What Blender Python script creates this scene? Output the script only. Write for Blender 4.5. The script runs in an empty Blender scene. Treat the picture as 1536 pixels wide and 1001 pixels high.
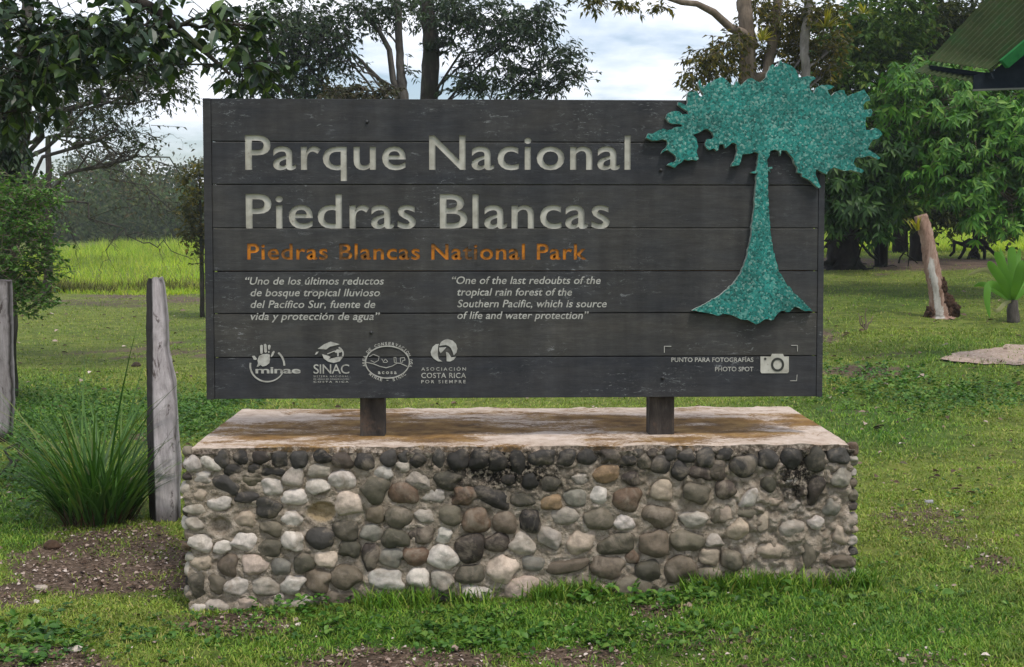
import bpy, bmesh, math, random
import numpy as np
from mathutils import Vector, Matrix
rng = np.random.default_rng(7); random.seed(7)
SC = bpy.context.scene; COL = SC.collection
R = math.radians

# ------------------------------------------------------------ camera, sky, sun, exposure
FPX, HOR, CAMZ = 1900.0, 350.0, 1.65
PITCH = math.atan((500.5 - HOR) / FPX)
cam = bpy.data.objects.new('camera', bpy.data.cameras.new('camera')); COL.objects.link(cam)
cam.location = (0, 0, CAMZ); cam.rotation_euler = (math.pi / 2 - PITCH, 0, 0)
cam.data.sensor_width = 36; cam.data.lens = 36 * FPX / 1536
cam.data.clip_start = 0.05; cam.data.clip_end = 3000
SC.camera = cam
SUN_EL, SUN_AZ = 62.0, 35.0        # degrees; azimuth measured from behind the camera towards its right
world = bpy.data.worlds.new("World"); SC.world = world; world.use_nodes = True
wn = world.node_tree; wn.nodes.clear()
def wnode(t, **k):
    n = wn.nodes.new(t)
    for a, b in k.items(): setattr(n, a, b)
    return n
wl = wn.links.new
sky = wnode('ShaderNodeTexSky', sky_type='NISHITA', sun_disc=False, sun_elevation=R(SUN_EL), sun_rotation=R(180 - SUN_AZ), air_density=1.0, dust_density=1.5)
tc = wnode('ShaderNodeTexCoord'); sep = wnode('ShaderNodeSeparateXYZ'); wl(tc.outputs['Generated'], sep.inputs[0])
zz = wnode('ShaderNodeMath', operation='MAXIMUM'); wl(sep.outputs[2], zz.inputs[0]); zz.inputs[1].default_value = 0
za = wnode('ShaderNodeMath', operation='ADD'); wl(zz.outputs[0], za.inputs[0]); za.inputs[1].default_value = 0.16
dx = wnode('ShaderNodeMath', operation='DIVIDE'); wl(sep.outputs[0], dx.inputs[0]); wl(za.outputs[0], dx.inputs[1])
dy = wnode('ShaderNodeMath', operation='DIVIDE'); wl(sep.outputs[1], dy.inputs[0]); wl(za.outputs[0], dy.inputs[1])
cmb = wnode('ShaderNodeCombineXYZ'); wl(dx.outputs[0], cmb.inputs[0]); wl(dy.outputs[0], cmb.inputs[1])
cn = wnode('ShaderNodeTexNoise'); cn.inputs['Scale'].default_value = 1.5; cn.inputs['Detail'].default_value = 7; cn.inputs['Roughness'].default_value = .55
cmap = wnode('ShaderNodeMapping'); cmap.inputs['Location'].default_value = (0.35, 0.0, 2.0); wl(cmb.outputs[0], cmap.inputs[0])
wl(cmap.outputs[0], cn.inputs['Vector'])
cr = wnode('ShaderNodeValToRGB'); cr.color_ramp.elements[0].position = .40; cr.color_ramp.elements[1].position = .60
wl(cn.outputs['Fac'], cr.inputs[0])
cn2 = wnode('ShaderNodeTexNoise'); cn2.inputs['Scale'].default_value = 3.2; cn2.inputs['Detail'].default_value = 6
wl(cmap.outputs[0], cn2.inputs['Vector'])
ccol = wnode('ShaderNodeValToRGB'); wl(cn2.outputs['Fac'], ccol.inputs[0])
ccol.color_ramp.elements[0].position = .3; ccol.color_ramp.elements[0].color = (8.6, 8.85, 9.5, 1)
ccol.color_ramp.elements[1].position = .65; ccol.color_ramp.elements[1].color = (9.4, 9.6, 10.2, 1)
cmx = wnode('ShaderNodeMix', data_type='RGBA'); wl(cr.outputs[0], cmx.inputs[0]); wl(sky.outputs[0], cmx.inputs[6]); wl(ccol.outputs[0], cmx.inputs[7])
bg = wnode('ShaderNodeBackground'); bg.inputs['Strength'].default_value = 0.10; wl(cmx.outputs[2], bg.inputs[0])
wo = wnode('ShaderNodeOutputWorld'); wl(bg.outputs[0], wo.inputs[0])
sl = bpy.data.lights.new('sun', 'SUN'); sun = bpy.data.objects.new('sun', sl); COL.objects.link(sun)
sl.energy = 1.5; sl.angle = R(10); sl.color = (1, .95, .87)
sun.rotation_euler = (R(90 - SUN_EL), 0, R(SUN_AZ))
SC.view_settings.view_transform = 'Standard'; SC.view_settings.look = 'None'
SC.view_settings.exposure = 0.68; SC.view_settings.gamma = 1

# ------------------------------------------------------------ geometry of the view: from a pixel of the 1536 px photo to a point
CP, SP = math.cos(PITCH), math.sin(PITCH)
def ray(px, py):
    u = (px - 768) / FPX; v = (500.5 - py) / FPX
    return np.array([u, CP + v * SP, -SP + v * CP])
def W(px, py, Y):
    d = ray(px, py); return np.array([0, 0, CAMZ]) + d * (Y / d[1])
def proj(x, y, z):
    z = z - CAMZ; dep = y * CP - z * SP; up = y * SP + z * CP
    return 768 + FPX * x / dep, 500.5 - FPX * up / dep
def sst(a, b, x):
    t = np.clip((x - a) / (b - a), 0, 1); return t * t * (3 - 2 * t)
def _h(i, j, k, s):
    n = (i * 374761393 + j * 668265263 + k * 1274126177 + s * 974711) & 0x7fffffff
    n = ((n ^ (n >> 13)) * 1274126177) & 0x7fffffff
    n = (n ^ (n >> 16)) & 0xffff
    return n / 32767.5 - 1
def vn(x, y, z=0.0, s=0):
    x, y, z = np.broadcast_arrays(np.asarray(x, float), np.asarray(y, float), np.asarray(z, float))
    i, j, k = (np.floor(a).astype(np.int64) for a in (x, y, z))
    f, g, h = x - i, y - j, z - k
    f, g, h = (a * a * (3 - 2 * a) for a in (f, g, h))
    r = 0
    for a in (0, 1):
        for b in (0, 1):
            for c in (0, 1):
                r = r + _h(i + a, j + b, k + c, s) * (f if a else 1 - f) * (g if b else 1 - g) * (h if c else 1 - h)
    return r
def fbm(x, y, z=0.0, s=0, o=3):
    r = 0; a = 1.0
    for q in range(o):
        r = r + a * vn(np.asarray(x) * 2 ** q, np.asarray(y) * 2 ** q, np.asarray(z) * 2 ** q, s + q); a *= .5
    return r
def gz0(x, y):
    x = np.asarray(x, float); y = np.asarray(y, float)
    z = .035 * np.clip(x, -1.7, 3)
    z = z + sst(.8, 5, x) * .055 * np.clip(y - 9.5, 0, 19) * (1 - .25 * sst(30, 60, y))
    z = z - .10 * sst(2.2, 3.4, x) * np.exp(-((y - 11.2 - .1 * x) / .9) ** 2)          # shallow ditch below the bank
    z = z + 1.15 * sst(40, 92, y)
    return z
def gz(x, y):
    return gz0(x, y) + .012 * fbm(np.asarray(x) * 1.7, np.asarray(y) * 1.7, 0, 3, 3) + .03 * vn(np.asarray(x) * .35, np.asarray(y) * .35, 0, 9) * sst(6, 12, np.asarray(y, float))
def G(px, py):
    d = ray(px, py); lo, hi = 2.0, 400.0
    for q in range(60):
        m = (lo + hi) / 2; p = d * (m / d[1])
        if p[2] + CAMZ > gz(p[0], p[1]): lo = m
        else: hi = m
    p = d * (lo / d[1]); p[2] += CAMZ; return p

# ------------------------------------------------------------ mesh helpers
def link(o, parent=None):
    COL.objects.link(o)
    if parent is not None: o.parent = parent
    return o
def mesh(name, V, F, mats, smooth=False, attrs=None):
    """F: list of integer arrays (n x k); mats: material or list; returns mesh"""
    V = np.asarray(V, np.float32); me = bpy.data.meshes.new(name)
    F = [np.asarray(f, np.int32) for f in F if len(f)]
    me.vertices.add(len(V)); me.vertices.foreach_set('co', V.ravel())
    nl = sum(f.size for f in F); npol = sum(len(f) for f in F)
    me.loops.add(nl); me.polygons.add(npol)
    me.loops.foreach_set('vertex_index', np.concatenate([f.ravel() for f in F]))
    st = []; o = 0
    for f in F:
        st.append(o + np.arange(len(f), dtype=np.int32) * f.shape[1]); o += f.size
    me.polygons.foreach_set('loop_start', np.concatenate(st))
    me.polygons.foreach_set('use_smooth', np.full(npol, smooth))
    for m in (mats if isinstance(mats, (list, tuple)) else [mats]): me.materials.append(m)
    for an, av in (attrs or {}).items():
        av = np.asarray(av, np.float32)
        if av.ndim == 1:
            a = me.attributes.new(an, 'FLOAT', 'POINT'); a.data.foreach_set('value', av)
        else:
            a = me.attributes.new(an, 'FLOAT_COLOR', 'POINT'); a.data.foreach_set('color', np.c_[av, np.ones(len(av))].astype(np.float32).ravel())
    me.update(calc_edges=True)
    return me
def tag(o, label=None, cat=None, group=None, kind=None):
    for k, v in (('label', label), ('category', cat), ('group', group), ('kind', kind)):
        if v: o[k] = v
    return o
def root(name, label, cat, loc, group=None, rot=(0, 0, 0)):
    o = bpy.data.objects.new(name, None); o.empty_display_size = .2; o.location = loc; o.rotation_euler = rot
    return tag(link(o), label, cat, group)
def part(name, V, F, mats, parent=None, loc=None, smooth=False, attrs=None, local=False):
    """V in world coordinates unless local; a child is shifted by its parent's location"""
    V = np.asarray(V, float)
    if not local:
        if parent is not None: V = V - np.array(parent.location)
        elif loc is not None: V = V - np.asarray(loc)
    o = bpy.data.objects.new(name, mesh(name, V, F, mats, smooth, attrs))
    if parent is None and loc is not None: o.location = loc
    return link(o, parent)
class MB:
    def __init__(s): s.V = []; s.F = {}; s.n = 0; s.A = {}
    def add(s, V, Fs, **at):
        V = np.asarray(V, float).reshape(-1, 3)
        for f in Fs:
            f = np.asarray(f, np.int64)
            if f.size: s.F.setdefault(f.shape[1], []).append(f + s.n)
        for k, v in at.items():
            v = np.asarray(v, float)
            s.A.setdefault(k, []).append(np.broadcast_to(v, (len(V),) + (v.shape[-1:] if v.ndim else ())) if v.ndim < 2 and v.shape != (len(V),) else v)
        s.V.append(V); s.n += len(V); return s
    def out(s):
        return np.concatenate(s.V), [np.concatenate(f) for f in s.F.values()], {k: np.concatenate(v) for k, v in s.A.items()}
    def part(s, name, mats, parent=None, **k):
        V, F, A = s.out(); return part(name, V, F, mats, parent, attrs=A, **k)
def nrm(v): return v / (np.linalg.norm(v, axis=-1, keepdims=True) + 1e-9)
def tube(path, rad, n=8, rough=0.0, seed=0, cap=True):
    P = np.asarray(path, float); k = len(P); r = np.broadcast_to(np.asarray(rad, float), (k,))
    T = nrm(np.gradient(P, axis=0)); ref = np.array([0, 1, 0.]) if abs(T[0] @ np.array([0, 1, 0.])) < .9 else np.array([1., 0, 0])
    A = nrm(np.cross(T, ref)); B = np.cross(T, A)
    th = np.arange(n) * 2 * math.pi / n
    rr = r[:, None] * (1 + rough * np.array([[math.sin(3.1 * i * .7 + 2 * j + seed) * .5 + math.sin(1.7 * j * j + i * .45 + seed) * .5 for j in range(n)] for i in range(k)]))
    V = P[:, None] + rr[..., None] * (np.cos(th)[None, :, None] * A[:, None] + np.sin(th)[None, :, None] * B[:, None])
    i, j = np.meshgrid(np.arange(k - 1), np.arange(n), indexing='ij'); i = i.ravel(); j = j.ravel(); j2 = (j + 1) % n
    q = np.c_[i * n + j, i * n + j2, (i + 1) * n + j2, (i + 1) * n + j]
    F = [q]
    if cap: F += [np.arange(n)[None, ::-1], (np.arange(n) + (k - 1) * n)[None]]
    return V.reshape(-1, 3), F
def bend(a, b, n=6, wob=.08, sag=0., g=rng):
    a = np.asarray(a, float); b = np.asarray(b, float); t = np.linspace(0, 1, n)[:, None]; L = np.linalg.norm(b - a)
    p = a + (b - a) * t + g.normal(0, wob * L, (n, 3)) * np.sin(t * math.pi); p[:, 2] += sag * L * np.sin(t[:, 0] * math.pi); return p
def twigs(P0, P1, r0, r1):
    """many thin three-sided twigs at once"""
    D = nrm(P1 - P0); A = nrm(np.cross(D, np.array([.3, .2, 1.])) + 1e-6); B = np.cross(D, A); N = len(P0)
    V = np.empty((N, 6, 3))
    for q in range(3):
        o = math.cos(q * 2.094) * A + math.sin(q * 2.094) * B
        V[:, q] = P0 + o * r0; V[:, 3 + q] = P1 + o * r1
    b = np.arange(N)[:, None] * 6
    return V.reshape(-1, 3), [np.concatenate([b + np.array([[q, (q + 1) % 3, 3 + (q + 1) % 3, 3 + q]]) for q in range(3)])]
def leaves(P, D, Nn, L, Wd, shape='diamond', droop=.15, fold=.12):
    """one leaf blade per row: base P, direction D, normal Nn"""
    N = len(P); D = nrm(D); S = nrm(np.cross(D, Nn)); U = np.cross(S, D)
    L = np.broadcast_to(L, (N,))[:, None]; Wd = np.broadcast_to(Wd, (N,))[:, None]; dz = np.array([0, 0, -1.])
    if shape == 'diamond':
        V = np.stack([P, P + D * L * .45 + S * Wd * .5 + U * Wd * fold, P + D * L + dz * L * droop, P + D * L * .45 - S * Wd * .5 + U * Wd * fold], 1)
        b = np.arange(N)[:, None] * 4
        return V.reshape(-1, 3), [np.concatenate([b + [[0, 1, 2]], b + [[0, 2, 3]]])]
    def pt(t, s): return P + D * L * t + S * Wd * s + U * Wd * fold * abs(s) * 2 + dz * L * droop * t * t
    V = np.stack([pt(0, 0), pt(.28, .42), pt(.62, .5), pt(1, 0), pt(.62, -.5), pt(.28, -.42), pt(.3, 0), pt(.65, 0)], 1)
    if shape == 'lance':
        V = np.stack([pt(0, 0), pt(.25, .5), pt(.6, .42), pt(1, 0), pt(.6, -.42), pt(.25, -.5), pt(.3, 0), pt(.65, 0)], 1)
    b = np.arange(N)[:, None] * 8
    return V.reshape(-1, 3), [np.concatenate([b + [[0, 6, 1]], b + [[7, 3, 2]], b + [[0, 5, 6]], b + [[7, 4, 3]]]),
                              np.concatenate([b + [[6, 7, 2, 1]], b + [[6, 5, 4, 7]]])]
def blades(P, az, L, Wd, lean, curve, seg=2, side=None):
    """grass blades: base, azimuth of lean, length, width, start lean (rad), extra bend (rad); tapering strips"""
    N = len(P); h = np.stack([np.cos(az), np.sin(az), np.zeros(N)], 1); s = np.stack([-np.sin(az), np.cos(az), np.zeros(N)], 1)
    if side is not None:
        c, d = np.cos(side)[:, None], np.sin(side)[:, None]; s = s * c + h * d
    rows = []; p = P.copy()
    for q in range(seg + 1):
        w = Wd * (1 - (q / seg) ** 1.6) * (.75 if q == 0 else 1) * .5
        rows.append((p, w)); a = lean + curve * (q + .5) / seg
        p = p + (h * np.sin(a)[:, None] + np.array([0, 0, 1.]) * np.cos(a)[:, None]) * (L / seg)[:, None]
    vs = []
    for q, (p, w) in enumerate(rows):
        if q < seg: vs += [p - s * w[:, None], p + s * w[:, None]]
        else: vs += [p]
    k = len(vs); V = np.stack(vs, 1).reshape(-1, 3); b = np.arange(N)[:, None] * k
    Q = [b + [[2 * q, 2 * q + 1, 2 * q + 3, 2 * q + 2]] for q in range(seg - 1)]
    T = b + [[2 * seg - 2, 2 * seg - 1, 2 * seg]]
    return V, ([np.concatenate(Q)] if Q else []) + [T]
def boxv(x0, x1, y0, y1, z0, z1, b=0.0):
    """box as a small bevelled bmesh -> V, F lists"""
    bm = bmesh.new(); bmesh.ops.create_cube(bm, size=1)
    for v in bm.verts:
        v.co = Vector(((x0 + x1) / 2 + v.co.x * (x1 - x0), (y0 + y1) / 2 + v.co.y * (y1 - y0), (z0 + z1) / 2 + v.co.z * (z1 - z0)))
    if b: bmesh.ops.bevel(bm, geom=list(bm.edges), offset=b, segments=2, profile=.6, affect='EDGES')
    return bmout(bm)
def bmout(bm):
    bm.verts.index_update(); V = np.array([v.co[:] for v in bm.verts]); d = {}
    for f in bm.faces: d.setdefault(len(f.verts), []).append([v.index for v in f.verts])
    bm.free(); return V, [np.array(x) for x in d.values()]
def polysolid(poly, y0, y1):
    """closed outline (x,z) -> plate between depths y0 (front) and y1"""
    bm = bmesh.new(); vs = [bm.verts.new((p[0], y0, p[1])) for p in poly]
    es = [bm.edges.new((vs[i], vs[(i + 1) % len(vs)])) for i in range(len(vs))]
    r = bmesh.ops.triangle_fill(bm, edges=es, use_beauty=True)
    fs = [f for f in r['geom'] if isinstance(f, bmesh.types.BMFace)]
    e = bmesh.ops.extrude_face_region(bm, geom=fs)
    for v in e['geom']:
        if isinstance(v, bmesh.types.BMVert): v.co.y = y1
    bmesh.ops.recalc_face_normals(bm, faces=list(bm.faces))
    return bmout(bm)

# ------------------------------------------------------------ materials
class M:
    def __init__(s, name, rough=.8, spec=.3):
        s.m = bpy.data.materials.new(name); s.m.use_nodes = True; s.nt = s.m.node_tree
        s.b = s.nt.nodes['Principled BSDF']; s.out = s.nt.nodes['Material Output']
        s.b.inputs['Roughness'].default_value = rough; s.b.inputs['Specular IOR Level'].default_value = spec
    def n(s, t, **k):
        n = s.nt.nodes.new('ShaderNode' + t)
        for a, b in k.items():
            if a in n.inputs: s.set(n.inputs[a], b)
            else: setattr(n, a, b)
        return n
    def set(s, inp, v):
        if isinstance(v, bpy.types.NodeSocket): s.nt.links.new(v, inp)
        else: inp.default_value = v
    def coord(s, scale=(1, 1, 1), what='Object', loc=(0, 0, 0), rot=(0, 0, 0)):
        t = s.n('TexCoord'); mp = s.n('Mapping'); s.set(mp.inputs[0], t.outputs[what]); mp.inputs['Scale'].default_value = scale
        mp.inputs['Location'].default_value = loc; mp.inputs['Rotation'].default_value = rot; return mp.outputs[0]
    def noise(s, scale=5, detail=4, rough=.5, vec=None, dist=0):
        n = s.n('TexNoise', Scale=scale, Detail=detail, Roughness=rough, Distortion=dist)
        if vec is not None: s.set(n.inputs['Vector'], vec)
        return n.outputs['Fac']
    def ramp(s, fac, stops, interp='LINEAR'):
        r = s.n('ValToRGB'); r.color_ramp.interpolation = interp; e = r.color_ramp.elements
        while len(e) < len(stops): e.new(.5)
        for x, (p, c) in zip(e, stops): x.position = p; x.color = (tuple(c) + (1,))[:4] if not np.isscalar(c) else (c, c, c, 1)
        s.set(r.inputs[0], fac); return r.outputs[0]
    def mix(s, fac, a, b, blend='MIX'):
        x = s.n('Mix', data_type='RGBA', blend_type=blend)
        for i, v in ((0, fac), (6, a), (7, b)):
            if isinstance(v, tuple): v = (v + (1,))[:4]
            s.set(x.inputs[i], v)
        return x.outputs[2]
    def math(s, op, a, b=0.0, c=0.0):
        x = s.n('Math', operation=op); s.set(x.inputs[0], a); s.set(x.inputs[1], b); s.set(x.inputs[2], c); return x.outputs[0]
    def attr(s, name, col=False):
        a = s.n('Attribute'); a.attribute_name = name; return a.outputs['Color' if col else 'Fac']
    def island(s): return s.n('NewGeometry').outputs['Random Per Island']
    def col(s, c): s.set(s.b.inputs['Base Color'], (c + (1,))[:4] if isinstance(c, tuple) else c); s.c = c; return s
    def rgh(s, v): s.set(s.b.inputs['Roughness'], v); return s
    def bump(s, h, strength=.5, dist=.01):
        b = s.n('Bump'); b.inputs['Strength'].default_value = strength; b.inputs['Distance'].default_value = dist
        s.set(b.inputs['Height'], h); s.set(s.b.inputs['Normal'], b.outputs[0]); return s
    def translucent(s, fac, tint=(1.1, 1.25, .5)):
        t = s.n('BsdfTranslucent'); mx = s.n('MixShader'); mx.inputs[0].default_value = fac
        c = s.mix(1.0, s.c, tint, 'MULTIPLY'); s.set(t.inputs['Color'], c)
        s.set(mx.inputs[1], s.b.outputs[0]); s.set(mx.inputs[2], t.outputs[0]); s.set(s.out.inputs[0], mx.outputs[0]); return s
def leafmat(name, cols, rough=.5, spec=.35, tr=.3, patch=.5, pscale=.6, tint=(1.15, 1.3, .5)):
    m = M(name, rough, spec)
    n = len(cols); c = m.ramp(m.island(), [(i / max(1, n - 1), cols[i]) for i in range(n)])
    if patch:
        v = m.ramp(m.noise(pscale, 2, .5, m.coord()), [(.3, 1 - patch * .5), (.7, 1 + patch * .5)])
        c = m.mix(1.0, c, v, 'MULTIPLY')
    m.col(c).translucent(tr, tint); return m.m

# ============================================================ stone plinth under the sign
YAW = R(2.0); PLO = np.array([0, 5.66, 0.]); 
def rotz(a): return np.array([[math.cos(a), -math.sin(a), 0], [math.sin(a), math.cos(a), 0], [0, 0, 1.]])
RP = rotz(YAW)
def Bf(px, py, off=0.0):
    o = RP.T @ (np.array([0, 0, CAMZ]) - PLO); d = RP.T @ ray(px, py); t = (off - o[1]) / d[1]; return o + d * t
def Btop(px, py, z):
    o = RP.T @ (np.array([0, 0, CAMZ]) - PLO); d = RP.T @ ray(px, py); t = (z - o[2]) / d[2]; return o + d * t
ZS = Bf(768, 668)[2]; BX0 = Bf(283, 780)[0]; BX1 = Bf(1277, 780)[0]; BD = (Btop(770, 611, ZS)[1])
plinth = root('stone_plinth', 'long masonry plinth of rounded river stones set in mortar under the park sign', 'plinth', PLO, rot=(0, 0, YAW))
STN = """
112 135 85 95 -30 w;205 132 110 80 15 w;270 78 80 85 20 d;380 80 95 70 20 k;490 85 110 70 0 K;600 88 95 85 0 d;700 85 95 95 0 d;828 90 95 70 0 k;945 105 110 95 0 D;1065 115 100 100 0 k;
165 210 110 58 0 w;300 245 140 95 25 d;325 165 105 62 0 k;440 155 80 60 -10 k;552 175 130 55 5 k;425 230 120 58 0 o;672 205 105 100 5 l;812 172 130 70 0 l;942 225 130 110 -20 w;550 260 110 88 0 w;
800 262 125 85 0 w;145 300 80 75 0 m;262 353 135 85 5 w;418 322 140 75 5 d;530 375 140 110 0 d;675 320 132 85 0 w;980 358 150 125 10 p;130 385 120 60 0 l;125 468 105 80 0 l;402 440 125 95 0 m;
660 440 108 95 -5 w;548 490 120 80 28 g;668 562 120 120 10 w;395 560 140 95 15 w;148 570 140 85 10 w;270 595 105 70 -15 w;540 605 140 95 0 O;818 545 140 120 0 d;965 500 150 105 10 O;975 610 125 100 5 O;
852 660 115 100 0 p;160 685 105 85 0 m;305 695 110 120 10 B;450 693 150 110 0 p;598 705 105 95 0 G;730 685 110 105 0 O;140 805 85 140 -12 O;245 805 95 110 10 g;370 812 140 105 5 w;513 812 135 95 5 l;
660 802 125 110 0 w;810 780 150 120 10 B;970 763 170 135 10 B;930 875 160 80 0 B;140 945 90 70 5 w;258 930 140 85 0 l;410 912 150 75 0 p;660 925 160 80 0 l;585 880 70 50 0 w;745 885 60 50 0 w;775 930 45 40 0 w;1105 765 40 50 0 w|
160 88 85 85 0 d;243 70 60 70 0 d;318 82 90 90 0 k;440 95 65 100 -5 d;550 105 110 105 0 k;665 105 110 105 0 k;762 115 110 110 -25 k;872 130 80 145 0 k;1010 85 135 90 -10 d;
130 175 105 75 10 w;237 150 80 60 0 l;325 222 140 90 25 l;487 225 150 100 0 O;430 160 80 60 0 m;80 270 150 160 25 g;243 295 165 110 15 b;408 313 130 70 -5 w;585 310 150 100 0 b;740 320 200 95 25 k;825 220 80 60 0 K;
948 230 95 85 0 k;1060 245 110 80 -5 O;910 330 130 80 0 O;1060 345 125 85 -5 t;90 410 100 100 0 B;215 428 150 115 10 g;365 425 115 85 0 l;500 415 125 110 0 g;648 448 150 135 5 b;805 460 120 120 5 B;945 450 110 130 0 k;
65 518 110 90 0 G;197 548 150 115 10 O;345 520 130 105 0 D;460 525 100 85 5 w;612 600 150 155 0 K;757 568 130 110 0 K;905 580 145 120 15 l;1055 545 140 110 25 l;58 655 85 165 5 K;175 655 130 100 10 G;310 638 135 110 10 b;
465 650 165 125 25 w;617 740 155 110 0 O;780 715 165 170 25 p;958 685 130 80 0 G;155 775 185 110 5 w;325 765 120 110 0 w;460 780 130 115 0 l;45 870 80 90 0 g;115 905 90 80 0 g;250 885 150 95 10 p;465 895 120 60 0 d;
650 860 170 100 0 w;900 835 180 150 -10 p|
15 70 60 55 0 d;105 80 105 85 0 d;222 80 100 80 -5 d;345 78 115 85 0 D;510 50 60 50 0 d;590 58 60 50 0 D;692 68 80 65 0 d;778 72 95 75 0 d;880 80 100 100 0 d;450 110 90 70 0 k;545 120 75 85 0 O;635 138 105 100 0 d;735 170 95 95 20 d;
855 185 125 75 15 D;945 165 80 110 0 D;330 185 145 95 0 t;190 212 100 60 5 l;465 215 95 80 0 K;160 322 115 95 5 G;290 302 120 90 10 w;445 325 150 130 0 b;635 280 120 120 0 m;828 297 155 115 5 g;105 425 150 100 -5 l;290 440 160 115 0 g;
435 455 125 95 5 w;615 425 165 120 0 B;822 440 165 95 0 l;945 420 70 80 0 g;188 560 165 130 0 m;385 580 205 110 -8 O;590 570 165 145 0 B;780 560 175 120 10 g;930 560 100 80 -5 l;120 700 225 85 -8 B;343 705 190 125 10 B;475 650 80 70 0 b;
565 730 140 120 0 O;745 720 180 135 5 B;905 650 115 90 0 m;905 750 130 85 0 g;195 795 100 75 0 g;290 855 160 130 25 p;475 835 210 160 0 g;715 835 130 80 0 g;935 830 110 60 0 l|
15 75 50 90 0 d;105 65 100 65 0 k;60 165 95 110 0 D;205 140 145 115 0 d;337 110 135 95 5 d;465 105 110 115 0 d;605 100 105 125 10 O;730 85 115 85 0 d;110 275 120 100 0 D;395 185 90 40 0 d;465 215 75 55 0 w;345 245 80 80 0 O;
600 275 80 150 25 K;742 210 115 110 10 l;230 320 75 125 35 w;480 360 80 50 0 l;370 335 90 65 0 m;95 410 120 90 0 m;225 405 130 45 0 g;310 460 75 110 10 m;690 375 85 90 20 G;605 455 90 70 5 w;168 495 110 115 0 m;470 490 120 100 0 l;
740 525 85 100 0 m;350 620 135 100 0 m;140 668 110 110 0 g;570 640 75 140 0 g;745 675 140 75 0 B;575 780 145 120 -20 g;730 790 155 135 0 g;210 775 90 60 0 l;380 790 95 70 0 l;60 830 110 60 0 l"""
TONE = dict(w=(.46, .425, .385), l=(.35, .315, .27), m=(.33, .27, .21), p=(.44, .36, .30), g=(.125, .110, .080), G=(.18, .170, .145), d=(.050, .046, .041), k=(.026, .023, .020),
            K=(.046, .036, .029), D=(.062, .048, .038), O=(.072, .065, .046), o=(.085, .074, .044), b=(.120, .080, .052), B=(.135, .108, .078), t=(.23, .155, .09))
_bm = bmesh.new(); bmesh.ops.create_icosphere(_bm, subdivisions=4, radius=1); ICO4 = bmout(_bm)
_bm = bmesh.new(); bmesh.ops.create_icosphere(_bm, subdivisions=2, radius=1); ICO2 = bmout(_bm)
def stone(mb, c, ax, ay, az_, w, h, dep, ang, tone, g, ico=ICO4, rugged=.05, peb=1.0):
    """a cobble: w x h in the wall plane spanned by ax, az_; ay points into the wall"""
    U = ico[0]; th = np.arctan2(U[:, 2], U[:, 0]); ph = g.uniform(0, 6.28, 4)
    r = 1 + .055 * np.cos(2 * th + ph[0]) + .06 * np.cos(3 * th + ph[1]) + .035 * np.cos(4 * th + ph[2]) + .02 * np.cos(5 * th + ph[3])
    k = (np.abs(U[:, 0]) ** 2.4 + np.abs(U[:, 2]) ** 2.4 + 1e-9) ** (-1 / 2.4) * np.sqrt(U[:, 0] ** 2 + U[:, 2] ** 2) * 1.04
    s0 = g.uniform(0, 90); sc = np.ones(len(U))
    for q in range(7 if rugged > .07 else 4):
        nn = nrm(g.normal(size=3) * np.array([1, .9, 1])); dt_ = U @ nn; of = g.uniform(.70, .93); sc = np.where(dt_ > of, np.minimum(sc, of / np.maximum(dt_, .01)), sc)
    U = U * sc[:, None]
    n3 = 1 + rugged * fbm(U[:, 0] * 1.6 + s0, U[:, 1] * 1.6, U[:, 2] * 1.6 + s0, 5, 3)
    x = U[:, 0] * r * k * n3 * w / 2; z = U[:, 2] * r * k * n3 * h / 2
    y = np.sign(U[:, 1]) * np.abs(U[:, 1]) ** .8 * dep * n3
    y = y + g.uniform(-.12, .12) * x + g.uniform(-.12, .12) * z
    ca, sa = math.cos(ang), math.sin(ang); X = x * ca - z * sa; Z = x * sa + z * ca
    V = np.asarray(c)[None] + X[:, None] * ax + y[:, None] * ay + Z[:, None] * az_
    t = np.array(tone) * g.uniform(.80, 1.15) * (1 + g.uniform(-.018, .018, 3)) * np.array([1.02, .985, .94])
    sx_, sz_ = proj(*(PLO + RP @ np.asarray(c)))
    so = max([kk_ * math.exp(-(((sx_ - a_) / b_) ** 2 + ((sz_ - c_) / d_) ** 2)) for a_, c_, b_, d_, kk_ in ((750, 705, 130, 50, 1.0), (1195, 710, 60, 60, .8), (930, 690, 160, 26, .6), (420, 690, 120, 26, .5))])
    mb.add(V, ico[1], tint=t, soot=float(so))
gs = np.random.default_rng(11); sb = MB(); EX = np.array([1., 0, 0]); EY = np.array([0, 1., 0]); EZ = np.array([0, 0, 1.])
SPOS = []
for (ox, oy), blk in zip(((260, 660), (540, 660), (820, 660), (1060, 660)), STN.split('|')):
    for s in blk.replace('\n', '').split(';'):
        if not s.strip(): continue
        q = s.split(); zx, zy, w, h, a = map(float, q[:5]); k = 1 / 3.7074
        p = Bf(ox + zx * k, oy + zy * k); mpp = p[1] * 0 + 5.66 / FPX * k
        w *= mpp * 1.11; h *= mpp * 1.11; d = .45 * min(w, h); hx = math.hypot(h * math.cos(R(a)), w * math.sin(R(a))); p[2] = min(p[2], ZS - .016 - hx * .53)
        rug = .10 if q[5] in 'wlpm' else .045
        stone(sb, p + EY * (d * .2 - .006 * (p[0] > .6) + (.006 if q[5] == 'm' else 0)), EX, EY, EZ, w, h, d, R(-a), TONE[q[5]], gs, rugged=rug); SPOS.append((p[0], p[2], w / 2, h / 2))
tl = list('wwlllpmgggGdkKDOBBbt')
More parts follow.
